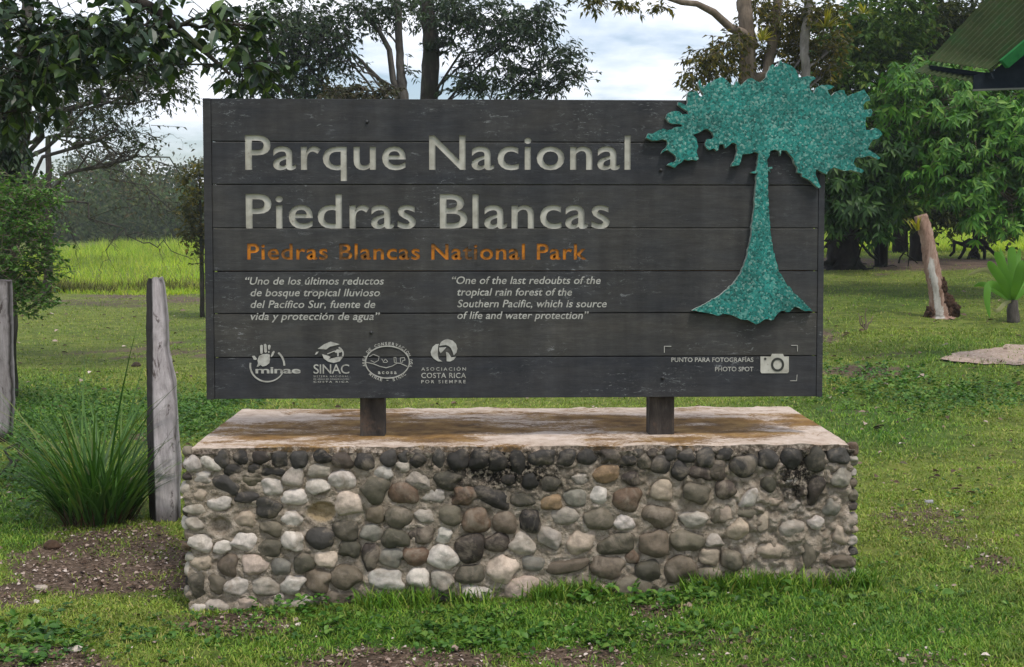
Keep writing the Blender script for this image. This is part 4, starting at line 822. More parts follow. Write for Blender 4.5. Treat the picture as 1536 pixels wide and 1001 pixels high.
# fine-leaved grey tree
tree('fine_leaved_tree', 'sparse small-leaved tree with slim grey trunk at the left edge', 'tree',
     [(6, 560, 16.5, .12), (12, 400, 16.5, .11), (34, 230, 16.5, .09), (40, 60, 16.4, .085), (48, -80, 16.4, .06)],
     [(110, 165, 70, 26, 16, 1.2, 1), (205, 140, 80, 22, 15.6, 1., 1.), (240, 118, 50, 20, 15.4, .8, .8), (175, 195, 80, 16, 15.5, .9, .7), (95, 115, 60, 30, 16.5, 1, 1), (60, 80, 50, 40, 16.5, 1, 1.), (215, 218, 34, 8, 15.2, .5, .6), (130, 90, 60, 30, 16.6, 1, .8), (30, 110, 40, 40, 16.8, 1, 1), (255, 95, 34, 20, 15.5, .6, .8), (170, 60, 70, 30, 16.5, 1, .6)],
     1000, 10, .070, .030, lf_fine, bk_mid, tl=(.25, .55), droop=.25, sub=9, spread=.8, rise=.35, shell=3.5, limb=.45)
# bare drooping branches
rt_p = [(66, 452, 30), (72, 400, 30), (74, 300, 30), (72, 205, 30)]
Pd = np.array([W(*p) for p in rt_p]); Pd[0, 2] = gz(Pd[0, 0], Pd[0, 1]) - .05
dt = root('bare_tree', 'leafless drooping tree with thin brown branches above the bright meadow', 'tree', Pd[0]); wb = MB(); gd = np.random.default_rng(61)
V, F = tube(np.concatenate([bend(Pd[i], Pd[i + 1], 5, .02, 0, gd)[:-1] for i in range(3)] + [Pd[3:]]), np.linspace(.13, .06, 13), 8, .15, 3); wb.add(V, F)
def fork(a, b, r, lev):
    s = bend(a, b, 8, .05, .07, gd); V, F = tube(s, np.linspace(r, r * .35, 8), 5 if lev < 2 else 3, .1, 0, False); wb.add(V, F)
    if lev >= 3: return
    for q in range([6, 4, 2][lev]):
        k = gd.integers(2, 8); d = nrm(b - a) + gd.normal(0, .5, 3) * np.array([1, .7, 1]) + np.array([.1, 0, -.35]); L = np.linalg.norm(b - a) * gd.uniform(.25, .5); fork(s[k], s[k] + nrm(d) * L, r * .45, lev + 1)
for e, st_, r in (((310, 298), 3, .03), ((255, 250), 3, .022), ((215, 365), 2, .028), ((160, 222), 3, .02), ((290, 345), 3, .022), ((120, 375), 2, .015), ((235, 300), 3, .018), ((10, 230), 3, .014), ((225, 240), 3, .014)):
    fork(Pd[st_] + np.array([0, 0, -.05 * r]), W(e[0], e[1], 29.5 + gd.uniform(-1.5, 1.5)), r * 1.15, 0)
wb.part('trunk', bk_dark, dt, smooth=True)
Lp = np.concatenate([W(gd.uniform(90, 300), gd.uniform(215, 330), gd.uniform(28, 31))[None] for q in range(500)])
V, F = leaves(Lp, gd.normal(0, 1, (500, 3)) + [0, 0, -.6], gd.normal(0, 1, (500, 3)), gd.uniform(.08, .15, 500), .05, 'diamond'); part('crown', V, F, lf_brown, dt)
# vine-grown trunk and bright bush on the left edge
tree('vine_covered_tree', 'dark vine-covered tree at the left edge above a bright bush', 'tree', [(2, 560, 13.2, .16), (0, 380, 13.2, .14), (6, 240, 13.2, .12), (10, 120, 13.2, .08)],
     [(12, 225, 26, 45, 13, .4, 1.), (8, 300, 30, 40, 13, .4, 1.), (22, 175, 20, 22, 13, .3, .7), (0, 160, 30, 40, 13, .4, 1)], 170, 12, .075, .045, lf_mid, bk_dark, shape='oval', tl=(.15, .3), droop=.7, limb=.3)
tree('green_bush', 'bright small-leaved green bush at the left edge behind the leftmost post', 'bush', [(6, 520, 12.4, .05), (14, 420, 12.4, .04), (30, 330, 12.4, .02)],
     [(22, 320, 46, 50, 12.2, .6, 1.1), (58, 292, 34, 34, 12.4, .5, 1), (20, 395, 52, 50, 12.1, .6, 1.1), (66, 350, 26, 34, 12.3, .5, .9), (62, 402, 34, 26, 12.2, .5, .9), (24, 448, 46, 34, 12., .5, 1), (70, 452, 18, 14, 12.1, .3, .7), (12, 275, 30, 24, 12.4, .4, .8)],
     620, 12, .052, .03, lf_bush, bk_tan, shape='diamond', tl=(.12, .3), droop=.1, down=-.1, limb=0, sub=5)
tree('yellowish_young_tree', 'slim young tree with yellowish leaves beside the left end of the sign', 'tree', [(303, 440, 26, .05), (302, 360, 26, .04), (300, 290, 26, .02), (298, 240, 26, .01)],
     [(296, 268, 22, 24, 26, .5, 1), (288, 305, 28, 26, 26, .5, 1), (302, 345, 24, 30, 26, .5, .9), (285, 355, 20, 12, 25.8, .3, .6), (304, 395, 10, 20, 26, .3, .5)], 150, 10, .11, .06, lf_olive, bk_dark, tl=(.2, .4), limb=.2)
# tall trees behind the sign
tree('tall_tree', 'tall dark tree with thick straight trunk behind the middle of the sign', 'tree', [(643, 432, 27, .24), (643, 300, 27, .22), (645, 150, 27, .19), (646, 60, 27, .17), (640, 0, 27, .14), (632, -70, 27, .10)],
     [(720, 30, 75, 32, 26.5, 1.2, 1), (790, 45, 50, 32, 26.3, 1, 1), (838, 92, 40, 24, 26.2, .8, .9), (770, 112, 50, 22, 26.4, .8, .9), (705, 128, 48, 16, 26.6, .8, .9), (845, 122, 34, 14, 26.2, .6, .8), (668, 62, 22, 24, 26.8, .7, .6), (660, 12, 60, 26, 27, 1.2, 1.), (735, 75, 55, 18, 26.5, .9, .6), (870, 112, 14, 12, 26.2, .5, .6), (800, 138, 60, 9, 26.3, .6, .9), (700, 95, 26, 14, 26.6, .5, .5), (810, 15, 30, 16, 26.3, .7, .8)],
     760, 13, .125, .05, lf_mid, bk_dark, tl=(.35, .8), droop=.3, sub=9, spread=.9)
tree('forked_tree', 'forked tree with two thin stems left of the thick trunk', 'tree', [(606, 432, 25, .12), (606, 300, 25, .11), (605, 150, 25, .10), (600, 90, 25, .08), (597, 20, 25, .07), (592, -60, 25, .05)],
     [(545, 18, 46, 26, 24.6, 1, .9), (482, 52, 52, 46, 24.4, 1.2, 1), (428, 40, 60, 54, 24.2, 1.3, 1), (448, 112, 56, 30, 24.3, 1.2, 1), (395, 125, 34, 24, 24.2, .9, .9), (505, 92, 34, 26, 24.5, .8, .8), (590, 12, 46, 22, 25, .9, .8), (360, 130, 34, 18, 24.1, .7, .8), (470, 142, 60, 9, 24.3, .8, .8), (370, 75, 50, 44, 24.2, 1, .8), (612, 105, 8, 20, 25, .3, .25)],
     860, 13, .12, .05, lf_mid, bk_mid, tl=(.35, .75), droop=.3, sub=9, spread=.9)
fk = bpy.data.objects['forked_tree']; fb = MB()
for pts, r in (([(604, 155, 25), (590, 120, 25), (584, 75, 24.9), (568, 45, 24.8), (540, 18, 24.7)], .075), ([(600, 150, 25), (572, 122, 24.9), (545, 95, 24.8), (528, 78, 24.7)], .05)):
    V, F = tube(np.array([W(*p) for p in pts]), np.linspace(r, r * .45, len(pts)), 8, .1, 1); fb.add(V, F)
fb.part('limb', bk_mid, fk, smooth=True)
tree('bronze_shrub_tree', 'low bronze-leaved tree showing just above the top of the sign', 'tree', [(552, 440, 22, .07), (552, 300, 22, .06), (552, 170, 22, .04), (550, 135, 22, .02)],
     [(518, 138, 34, 13, 22, .6, 1), (578, 140, 30, 11, 22, .6, 1), (550, 145, 50, 10, 22, .6, .8), (505, 145, 20, 12, 22, .5, .8)], 130, 12, .10, .05, lf_brown, bk_dark, tl=(.2, .4))
def rosette(name, label, px, py, Y, r, mat, n=26, group='spiky air plants on the tall trees'):
    c = W(px, py, Y); g = gt; el = g.uniform(.1, 1.4, n); az = g.uniform(0, 6.28, n); D = np.c_[np.cos(az) * np.cos(el), np.sin(az) * np.cos(el), np.sin(el)]
    V, F = blades(np.tile(c, (n, 1)) + D * .03, az, r * g.uniform(.7, 1.15, n), np.full(n, r * .11), math.pi / 2 - el, g.uniform(.2, .7, n), 3)
    o = part(name, V, F, mat, loc=c); tag(o, label, 'air plant', group)
rosette('bromeliad', 'dark spiky air plant gripping the thick straight trunk', 645, 78, 26.75, .34, lf_mid, 40)
rosette('bromeliad', 'dark spiky air plant on a bough right of the thick trunk, the outer one', 771, 112, 26, .34, lf_mid, 40); rosette('bromeliad', 'large dark spiky air plant just above the sign top right of the thick trunk', 722, 135, 26, .45, lf_mid, 50)
# right-hand trees behind the tree emblem
tree('tan_trunk_tree', 'tall tree with tan trunk and long bough arching left above the tree emblem', 'tree', [(1118, 430, 20, .15), (1118, 250, 20, .13), (1121, 100, 20, .125), (1120, 40, 20, .12), (1114, -10, 20, .11), (1105, -90, 20, .09)],
     [(1066, 92, 36, 26, 19.6, .8, 1), (1036, 118, 16, 20, 19.5, .5, .9), (1096, 66, 30, 22, 19.8, .8, .8), (1100, 105, 22, 16, 19.8, .6, .7), (1152, 36, 30, 26, 20.2, .8, .9), (893, 3, 30, 9, 18.8, .4, 1), (935, 9, 24, 8, 18.8, .4, .8), (990, 8, 16, 9, 19, .4, .7), (1150, 85, 26, 18, 20.3, .8, .7), (1175, 105, 30, 16, 20.6, .6, .9), (1185, 60, 26, 34, 20.8, .6, .9), (1140, 10, 30, 20, 20.6, .7, .9)],
     420, 10, .105, .042, lf_olive, bk_tan, tl=(.2, .45), droop=.4, limb=0, sub=5, rise=.05)
V, F = tube(np.array([W(*p) for p in ((1134, 72, 20), (1115, 50, 19.9), (1096, 42, 19.8), (1070, 18, 19.6), (1045, 6, 19.4), (1022, 4, 19.2), (985, -8, 19), (930, -6, 18.8), (880, -4, 18.7))]), np.linspace(.085, .015, 9), 8, .12, 2); part('limb', V, F, bk_tan, bpy.data.objects['tan_trunk_tree'], smooth=True)
V, F = tube(np.array([W(*p) for p in ((1126, 120, 20), (1150, 112, 20.1), (1160, 60, 20.1), (1168, 0, 20.1), (1175, -60, 20.1))]), [.09, .085, .08, .07, .05], 8, .12, 2); part('limb', V, F, bk_tan, bpy.data.objects['tan_trunk_tree'], smooth=True)
tree('slender_tree', 'slender pale-trunked tree with yellow tufts right of the tree emblem top', 'tree', [(1210, 425, 19.5, .085), (1209, 250, 19.5, .08), (1208, 100, 19.5, .07), (1206, 60, 19.5, .068), (1212, 10, 19.5, .06), (1214, -60, 19.5, .05)],
     [(1232, 24, 34, 22, 19.7, .6, 1), (1250, 70, 30, 24, 19.9, .6, .8), (1190, 22, 24, 22, 19.8, .6, .8), (1235, 110, 26, 24, 20, .6, .8), (1196, 70, 26, 40, 20.3, .6, .8)], 230, 10, .11, .05, lf_olive, bk_grey, tl=(.2, .4))
for px, py, r, lb in ((1144, 62, .26, 'yellow spiky air plant on the tan bough above the tree emblem'), (1238, 42, .34, 'large yellow-green spiky air plant beside the slender pale trunk'), (1296, 22, .2, 'small yellow spiky air plant high in the dark wood')):
    rosette('bromeliad', lb, px, py, 19.2, r, lf_yel, 34)
# dark wood on the right
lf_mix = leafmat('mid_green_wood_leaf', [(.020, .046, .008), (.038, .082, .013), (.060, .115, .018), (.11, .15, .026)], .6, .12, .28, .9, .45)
bk_shaded = barkmat('shaded_bark', [(.007, .006, .005), (.017, .014, .011), (.036, .029, .023)], moss=(.012, .016, .008))  # darker copy of the dark bark, the wood's shade put into its colour
WOOD = [('shade_tree', 'broad dark tree with buttressed trunk just right of the sign', [(1266, 402, 25, .42), (1266, 385, 25, .31), (1264, 300, 25, .25), (1262, 180, 25, .2), (1264, 40, 25, .12)], [(1270, 60, 70, 50, 24.5, 1.5, 1), (1262, 140, 60, 50, 24.3, 1.5, 1), (1290, 215, 62, 52, 24.2, 1.4, 1), (1262, 290, 46, 42, 24, 1, 1), (1310, 300, 50, 36, 24, 1, 1), (1250, 330, 24, 14, 24, .6, .7)]),
        ('shade_tree', 'dark tree with a pair of thin straight trunks in the right wood', [(1318, 404, 25.5, .085), (1317, 300, 25.5, .08), (1320, 150, 25.5, .075), (1330, 20, 25.5, .05)], [(1335, 40, 70, 46, 25, 1.5, 1), (1335, 120, 62, 52, 25, 1.5, 1), (1345, 210, 60, 52, 25, 1.3, 1), (1350, 300, 52, 34, 25, 1, 1)]),
        ('shade_tree', 'dark stout-trunked tree in the right wood behind the leaning log', [(1383, 392, 27, .26), (1382, 300, 27, .22), (1385, 150, 27, .18), (1390, 0, 27, .1)], [(1400, 60, 70, 52, 26.5, 1.6, 1), (1400, 150, 66, 55, 26.5, 1.5, 1), (1400, 250, 62, 55, 26.5, 1.4, 1), (1430, 20, 60, 36, 26.5, 1.3, 1), (1415, 320, 50, 22, 26, 1, .8)]),
        ('shade_tree', 'dark tree on spreading stilt roots at the right edge of the wood', [(1462, 372, 28, .08), (1466, 340, 28, .08), (1476, 300, 28, .08), (1490, 150, 28, .08)], [(1470, 70, 70, 60, 27.5, 1.5, 1), (1480, 200, 80, 62, 27.5, 1.5, 1), (1500, 300, 66, 42, 27, 1.2, 1), (1530, 130, 60, 70, 27.5, 1.5, 1), (1440, 300, 50, 32, 27.5, 1, .9), (1545, 260, 50, 60, 27, 1, 1)])]
for nm, lb, pa, bl in WOOD: tree(nm, lb, 'tree', pa, bl, 560, 13, .15, .075, lf_mix if 'pair' in lb or 'buttressed' in lb else lf_wood, bk_shaded, 'dark trees of the right-hand wood', tl=(.35, .8), droop=.35, sub=5)
o = [x for x in bpy.data.objects if x.name.startswith('shade_tree')]
sec = MB(); V, F = tube(np.array([W(*p) for p in ((1325, 400, 25.2), (1327, 300, 25.2), (1340, 180, 25.2))]), [.085, .08, .07], 9, .1, 4); sec.add(V, F); sec.part('trunk', bk_shaded, o[1], smooth=True)
rb_ = MB()
for a, b in (((1266, 384), (1238, 408)), ((1268, 384), (1300, 408)), ((1262, 382), (1225, 398)), ((1266, 386), (1268, 412)), ((1270, 330), (1318, 392)), ((1264, 350), (1244, 352)), ((1262, 345), (1236, 372))):
    V, F = tube(bend(W(a[0], a[1], 25), W(b[0], b[1], 24.6), 7, .08, .05, gt), np.linspace(.13, .03, 7) if a[1] > 360 else np.linspace(.06, .02, 7), 7, .15, 2); rb_.add(V, F)
for a_, b_, d_ in (((1240, 372), (1262, 330), .02), ((1252, 356), (1275, 362), .02), ((1282, 400), (1296, 330), .018), ((1290, 352), (1316, 385), .035), ((1296, 345), (1286, 398), .02), ((1335, 330), (1362, 400), .02), ((1342, 360), (1376, 395), .02), ((1348, 395), (1368, 340), .018), ((1242, 404), (1300, 396), .02), ((1300, 404), (1345, 400), .018)):
    V, F = tube(bend(W(a_[0], a_[1], 24.6), W(b_[0], b_[1], 24.9), 8, .07, .05, gt), np.linspace(d_, d_ * .5, 8), 5, .1, 2); rb_.add(V, F)
rb_.part('buttress_root', bk_shaded, o[0], smooth=True)
rb_ = MB()
for b in ((1435, 392), (1450, 398), (1480, 398), (1500, 390), (1468, 400), (1425, 384)):
    V, F = tube(bend(W(1464, 362, 28), W(b[0], b[1], 27.6), 7, .05, .12, gt), np.linspace(.075, .025, 7), 6, .15, 2); rb_.add(V, F)
rb_.part('stilt_root', bk_shaded, o[3], smooth=True)
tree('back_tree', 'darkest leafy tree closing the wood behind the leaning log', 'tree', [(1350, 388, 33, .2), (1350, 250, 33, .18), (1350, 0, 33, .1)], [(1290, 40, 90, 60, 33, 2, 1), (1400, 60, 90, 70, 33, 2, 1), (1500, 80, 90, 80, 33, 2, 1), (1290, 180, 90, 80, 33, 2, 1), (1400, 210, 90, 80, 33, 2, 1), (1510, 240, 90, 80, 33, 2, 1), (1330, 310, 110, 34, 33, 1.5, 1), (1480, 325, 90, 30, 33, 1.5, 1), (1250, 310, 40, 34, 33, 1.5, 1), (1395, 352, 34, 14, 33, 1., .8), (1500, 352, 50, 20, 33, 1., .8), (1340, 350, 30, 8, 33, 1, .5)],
     1150, 11, .2, .11, lf_wood, bk_shaded, tl=(.5, 1.), sub=3)
tree('palmate_tree', 'bright green tree with drooping hand-shaped leaves below the shelter roof', 'tree', [(1640, 470, 20.6, .11), (1630, 340, 20.4, .10), (1560, 230, 20, .07), (1430, 150, 19.8, .03)],
     [(1412, 185, 44, 22, 15.2, .5, 1), (1358, 128, 34, 20, 15.6, .4, .8), (1345, 170, 22, 18, 15.7, .3, .6), (1470, 160, 50, 20, 15.2, .5, 1), (1520, 190, 40, 26, 15.0, .5, 1), (1505, 250, 50, 24, 15.0, .5, 1), (1440, 235, 46, 22, 15.0, .5, 1), (1400, 265, 34, 16, 15.3, .4, .7), (1455, 290, 40, 20, 15.0, .4, .9), (1475, 330, 26, 16, 15.0, .4, .7), (1530, 310, 30, 26, 15.2, .4, .7), (1430, 130, 50, 14, 15.8, .5, .8), (1500, 130, 40, 16, 15.8, .4, .7), (1380, 220, 30, 14, 15.4, .3, .6), (1560, 240, 40, 60, 15.6, .5, .8), (1318, 150, 22, 16, 16.2, .4, .6), (1390, 104, 34, 12, 16.4, .4, .7), (1450, 100, 40, 12, 16.4, .4, .6), (1335, 205, 26, 14, 16., .4, .6), (1420, 215, 90, 70, 16.2, .5, .2), (1490, 240, 70, 80, 16.2, .5, .2)],
     1050, 3, .150, .052, lf_palm, bk_tan, shape='lance', shift=4.2, tl=(.25, .65), droop=.26, palm=6, limb=.2, sub=4)
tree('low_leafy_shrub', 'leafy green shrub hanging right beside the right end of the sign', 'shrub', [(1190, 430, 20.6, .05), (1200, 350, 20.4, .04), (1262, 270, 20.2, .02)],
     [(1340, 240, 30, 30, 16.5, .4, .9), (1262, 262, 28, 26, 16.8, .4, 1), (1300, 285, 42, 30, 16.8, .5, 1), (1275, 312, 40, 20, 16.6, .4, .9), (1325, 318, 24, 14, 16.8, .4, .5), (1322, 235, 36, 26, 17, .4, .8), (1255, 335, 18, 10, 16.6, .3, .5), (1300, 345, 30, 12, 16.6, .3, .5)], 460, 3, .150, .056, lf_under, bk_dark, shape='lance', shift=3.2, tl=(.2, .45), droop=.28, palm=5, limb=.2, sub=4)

# ============================================================ shelter with corrugated green roof
mrf = M('mossy_green_sheet', .75, .12); v = mrf.coord()
c = mrf.ramp(mrf.noise(2.5, 6, .6, v), [(.3, (.018, .033, .010)), (.5, (.032, .047, .015)), (.7, (.018, .062, .016))])
c = mrf.mix(mrf.ramp(mrf.noise(30, 5, .6, v), [(.5, 0.), (.7, .5)]), c, (.075, .066, .034)); mrf.col(c)
mgt = M('bright_green_trim', .7, .12); mgt.col(mgt.ramp(mgt.noise(14, 4, .6, mgt.coord()), [(.35, (.012, .10, .028)), (.6, (.018, .145, .036)), (.75, (.035, .11, .03))]))
mdk = M('dark_painted_board', .85, .06); mdk.col(mdk.ramp(mdk.noise(10, 4, .6, mdk.coord()), [(.3, (.006, .010, .014)), (.7, (.013, .019, .024))]))
mpl = M('pale_edge_board', .8, .2); mpl.col((.10, .11, .09))
A0, B0, C0, E0 = W(1394, 91, 13.3), W(1487, 104, 12.5), W(1700, -75, 12.0), W(1700, -235, 12.8)
shel = root('open_shelter', 'shelter with mossy green corrugated roof at the upper right corner', 'shelter', np.array([W(1640, 200, 13.2)[0], 13.2, gz(W(1640, 200, 13.2)[0], 13.2)]))
def corr(name, a, b, c, d, ribs, amp, mat, thick=.006):
    nu, nv = ribs * 10 + 1, 14; i, j = np.meshgrid(np.linspace(0, 1, nu), np.linspace(0, 1, nv), indexing='ij'); ii, jj = i[..., None], j[..., None]
    V = (a * (1 - ii) + b * ii) * (1 - jj) + (d * (1 - ii) + c * ii) * jj; nn = nrm(np.cross(b - a, d - a)); nn = nn if nn[2] > 0 else -nn
    V = V + nn * (amp * np.cos(i * ribs * 2 * math.pi))[..., None]; V2 = V - nn * thick; q = np.arange(nu * nv).reshape(nu, nv)
    Q = np.c_[q[:-1, :-1].ravel(), q[1:, :-1].ravel(), q[1:, 1:].ravel(), q[:-1, 1:].ravel()]; k = nu * nv; ring = np.concatenate([q[:, 0], q[-1, 1:], q[-2::-1, -1], q[0, -2:0:-1]]); r2 = np.roll(ring, -1)
    return part(name, np.concatenate([V.reshape(-1, 3), V2.reshape(-1, 3)]), [Q, Q[:, ::-1] + k, np.c_[ring, r2, r2 + k, ring + k]], mat, shel, smooth=True)
corr('roof_sheet', A0, B0, C0, E0, 13, .013, mrf.m)
def plank3(name, a, b, wv, tv, mat):
    V = [a, b, b + wv, a + wv]; V = np.array(V + [p + tv for p in V]); F = np.array([[0, 1, 2, 3], [7, 6, 5, 4], [0, 4, 5, 1], [1, 5, 6, 2], [2, 6, 7, 3], [3, 7, 4, 0]]); return part(name, V, [F], mat, shel)
rk = nrm(C0 - B0); up = nrm(np.cross(rk, np.array([0, 1, 0.]))); up = up if up[2] > 0 else -up
plank3('rake_trim', B0 + rk * .10 + up * .018, B0 + rk * 1.9 + up * .018, -up * .10, np.array([0.02, -.03, 0]), mgt.m)
lo = [W(1393, 98, 13.25), W(1486, 110, 12.48)]; plank3('fascia_board', lo[0], lo[1], np.array([.02, 0, -.05]), np.array([.03, .03, 0]), mdk.m)
Z = lambda px, py: W(px, py, 12.56)
gpv = [Z(1461, 113), Z(1489, 108), Z(1700, -70), Z(1700, 126), Z(1460, 134)]; gv = np.array(gpv + [p + np.array([.01, .05, 0]) for p in gpv])
part('gable_panel', gv, [np.array([[0, 1, 2, 3, 4]]), np.array([[9, 8, 7, 6, 5]]), np.array([[i, (i + 1) % 5, 5 + (i + 1) % 5, 5 + i] for i in range(5)])], mdk.m, shel)
plank3('gable_bottom_board', Z(1458, 134.5), Z(1700, 126.5), np.array([0, 0, -.018]), np.array([0, -.03, 0]), mpl.m)
corr('lower_eave_sheet', W(1371, 108, 13.3), W(1461, 123, 12.6), W(1470, 112, 12.75), W(1391, 97, 13.45), 11, .009, mrf.m)
for px, Y in ((1600, 12.7), (1640, 14.5)):
    b = W(px, 400, Y); b[2] = gz(b[0], b[1]); V, F = tube(np.array([b - [0, 0, .1], b + [0, 0, 3.2]]), .07, 8); part('post', V, F, mdk.m, shel)

# ============================================================ fence posts, log, plants and small things
mfp = M('weathered_grey_post', .9, .15); v = mfp.coord((1, 1, .18)); nz = mfp.noise(26, 8, .75, v, .4)
c = mfp.ramp(nz, [(.28, (.07, .062, .058)), (.40, (.34, .315, .31)), (.6, (.52, .49, .485)), (.75, (.64, .61, .60))])
c = mfp.mix(mfp.ramp(mfp.noise(13, 7, .75, mfp.coord((1, 1, .4)), .5), [(.56, 0.), (.63, .9)]), c, (.075, .058, .05))
c = mfp.mix(1, c, (1.12, 1.075, 1.09), 'MULTIPLY'); c = mfp.mix(mfp.attr('shade_grime'), c, (.022, .017, .013)); mfp.col(c).bump(nz, .9, .012)
def fence_post(label, rings, Y, faceangle, lean=0, dull=0.):
    """rings: (py, px left edge, px inner corner, px right edge) from the foot up"""
    f = G((rings[0][1] + rings[0][3]) / 2, rings[0][0]); Y = f[1]; mbp = []; zs = []
    n = 40; pys = np.linspace(rings[0][0], rings[-1][0], n); a = np.array(rings, float)[::-1]; g = np.random.default_rng(int(abs(f[0]) * 100))
    L, C, Rr = (np.interp(pys, a[:, 0], a[:, i]) for i in (1, 2, 3)); V = []; gr = []
    for k, py in enumerate(pys):
        l, c_, r = W(L[k], py, Y), W(C[k], py, Y), W(Rr[k], py, Y); j = np.array([.006 * vn(k * .22, q * 7.3, f[0], 171) + .003 * vn(k * .9, q * 5.1, f[0], 175) for q in range(6)])
        front = Y - .05; back = Y + .10
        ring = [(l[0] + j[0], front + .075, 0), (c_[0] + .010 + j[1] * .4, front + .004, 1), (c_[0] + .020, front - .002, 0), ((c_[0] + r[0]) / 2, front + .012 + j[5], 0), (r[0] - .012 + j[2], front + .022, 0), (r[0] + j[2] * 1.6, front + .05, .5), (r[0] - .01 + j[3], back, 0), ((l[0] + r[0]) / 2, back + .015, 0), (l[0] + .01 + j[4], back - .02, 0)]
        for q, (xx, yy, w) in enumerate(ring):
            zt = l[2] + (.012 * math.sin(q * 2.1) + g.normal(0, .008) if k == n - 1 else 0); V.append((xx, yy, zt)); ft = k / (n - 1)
            gr.append(min(1., dull + (1.0 if q in (0, 1, 8) else 0) * .92 + (sst(.10, .0, ft) * .8) + .6 * (q == 5) + (.3 if k == n - 1 else 0)))  # left face's shade painted in; foot, right edge and top also darker
    V = np.array(V); m_ = 9; i, j = np.meshgrid(np.arange(n - 1), np.arange(m_), indexing='ij'); i, j = i.ravel(), j.ravel(); j2 = (j + 1) % m_
    F = [np.c_[i * m_ + j, i * m_ + j2, (i + 1) * m_ + j2, (i + 1) * m_ + j], np.arange(m_)[None, ::-1], (np.arange(m_) + (n - 1) * m_)[None]]
    V[:m_, 2] -= .12; o = part('fence_post', V, F, mfp.m, loc=f, attrs={'shade_grime': np.array(gr, float)}); tag(o, label, 'post', 'weathered wooden fence posts on the left')
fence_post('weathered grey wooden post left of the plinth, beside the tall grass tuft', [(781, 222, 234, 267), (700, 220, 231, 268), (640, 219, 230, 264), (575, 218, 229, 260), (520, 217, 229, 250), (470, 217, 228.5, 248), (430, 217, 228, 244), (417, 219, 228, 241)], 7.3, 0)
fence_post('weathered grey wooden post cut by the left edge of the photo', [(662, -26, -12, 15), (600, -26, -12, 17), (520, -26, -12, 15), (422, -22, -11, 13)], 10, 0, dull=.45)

mlg = M('peeling_log', .9, .15); v = mlg.coord((1, 1, .3)); nz = mlg.noise(12, 8, .75, v, .4)
c = mlg.ramp(nz, [(.3, (.11, .060, .042)), (.48, (.27, .17, .125)), (.66, (.42, .30, .24))])
c2 = mlg.ramp(mlg.noise(20, 6, .7, v), [(.3, (.30, .265, .225)), (.6, (.52, .485, .44))]); c = mlg.mix(mlg.ramp(mlg.math('ADD', mlg.attr('peel'), mlg.math('MULTIPLY', mlg.math('SUBTRACT', nz, .5), 2.2)), [(.45, 0.), (.55, 1.)]), c, c2)
mlg.col(c).bump(nz, .9, .03)
lf_ = G(1409, 477); Yl = lf_[1]
pa = np.array([W(*p) for p in ((1410, 480, Yl), (1409, 465, Yl), (1403, 430, Yl), (1397, 395, Yl + .03), (1390, 355, Yl + .06), (1381, 323, Yl + .1))]); t = np.linspace(0, 1, 6); tt = np.linspace(0, 1, 40); fine = np.stack([np.interp(tt, t, pa[:, i]) for i in range(3)], 1)
rr = np.interp(tt, [0, .08, .3, .6, 1], [.24, .14, .105, .10, .085]); V, F = tube(fine, rr, 18, .16, 3); ix = np.arange(len(V)); ring = ix // 18; xx = (V[:, 0] - fine[ring, 0]) / rr[ring]; hh = ring / 39
peel = 1.1 * np.exp(-((xx + .30) / .42) ** 2) * sst(.02, .06, hh) * sst(.72, .52, hh) * (V[:, 1] < fine[ring, 1])
o = part('leaning_log', V, F, mlg.m, loc=lf_, smooth=True, attrs={'peel': peel}); tag(o, 'leaning peeling tree stump log standing on the lawn at right', 'log')
mro = M('rotten_wood', .95, .1); v = mro.coord(); mro.col(mro.ramp(mro.noise(14, 7, .75, v), [(.3, (.018, .010, .007)), (.5, (.06, .034, .022)), (.72, (.16, .10, .07))])).bump(mro.noise(18, 6, .7, v), 1., .04)
rb2 = MB()
for px_, py_, rx_, rz_ in ((1422, 465, .13, .16), (1414, 452, .10, .12), (1428, 462, .09, .08), (1396, 470, .08, .09), (1412, 430, .06, .12)):
    c_ = W(px_, py_, Yl + .02); U = ICO4[0]; d_ = 1 + .35 * fbm(U[:, 0] * 2.4 + px_, U[:, 1] * 2.4, U[:, 2] * 2.4, 181, 4); rb2.add(c_ + U * d_[:, None] * np.array([rx_, .11, rz_]), ICO4[1])
rb2.part('rotten_base', mro.m, o, smooth=True)
V, F = blades(np.tile(W(1374, 345, Yl - .02), (14, 1)) + gt.normal(0, .02, (14, 3)), gt.uniform(0, 6.28, 14), gt.uniform(.12, .26, 14), np.full(14, .035), gt.uniform(0, .7, 14), gt.uniform(.2, .8, 14), 3)
tag(part('yellow_sprout', V, F, lf_yel, loc=W(1374, 345, Yl)), 'yellow leafy sprout growing at the top of the leaning log', 'plant')

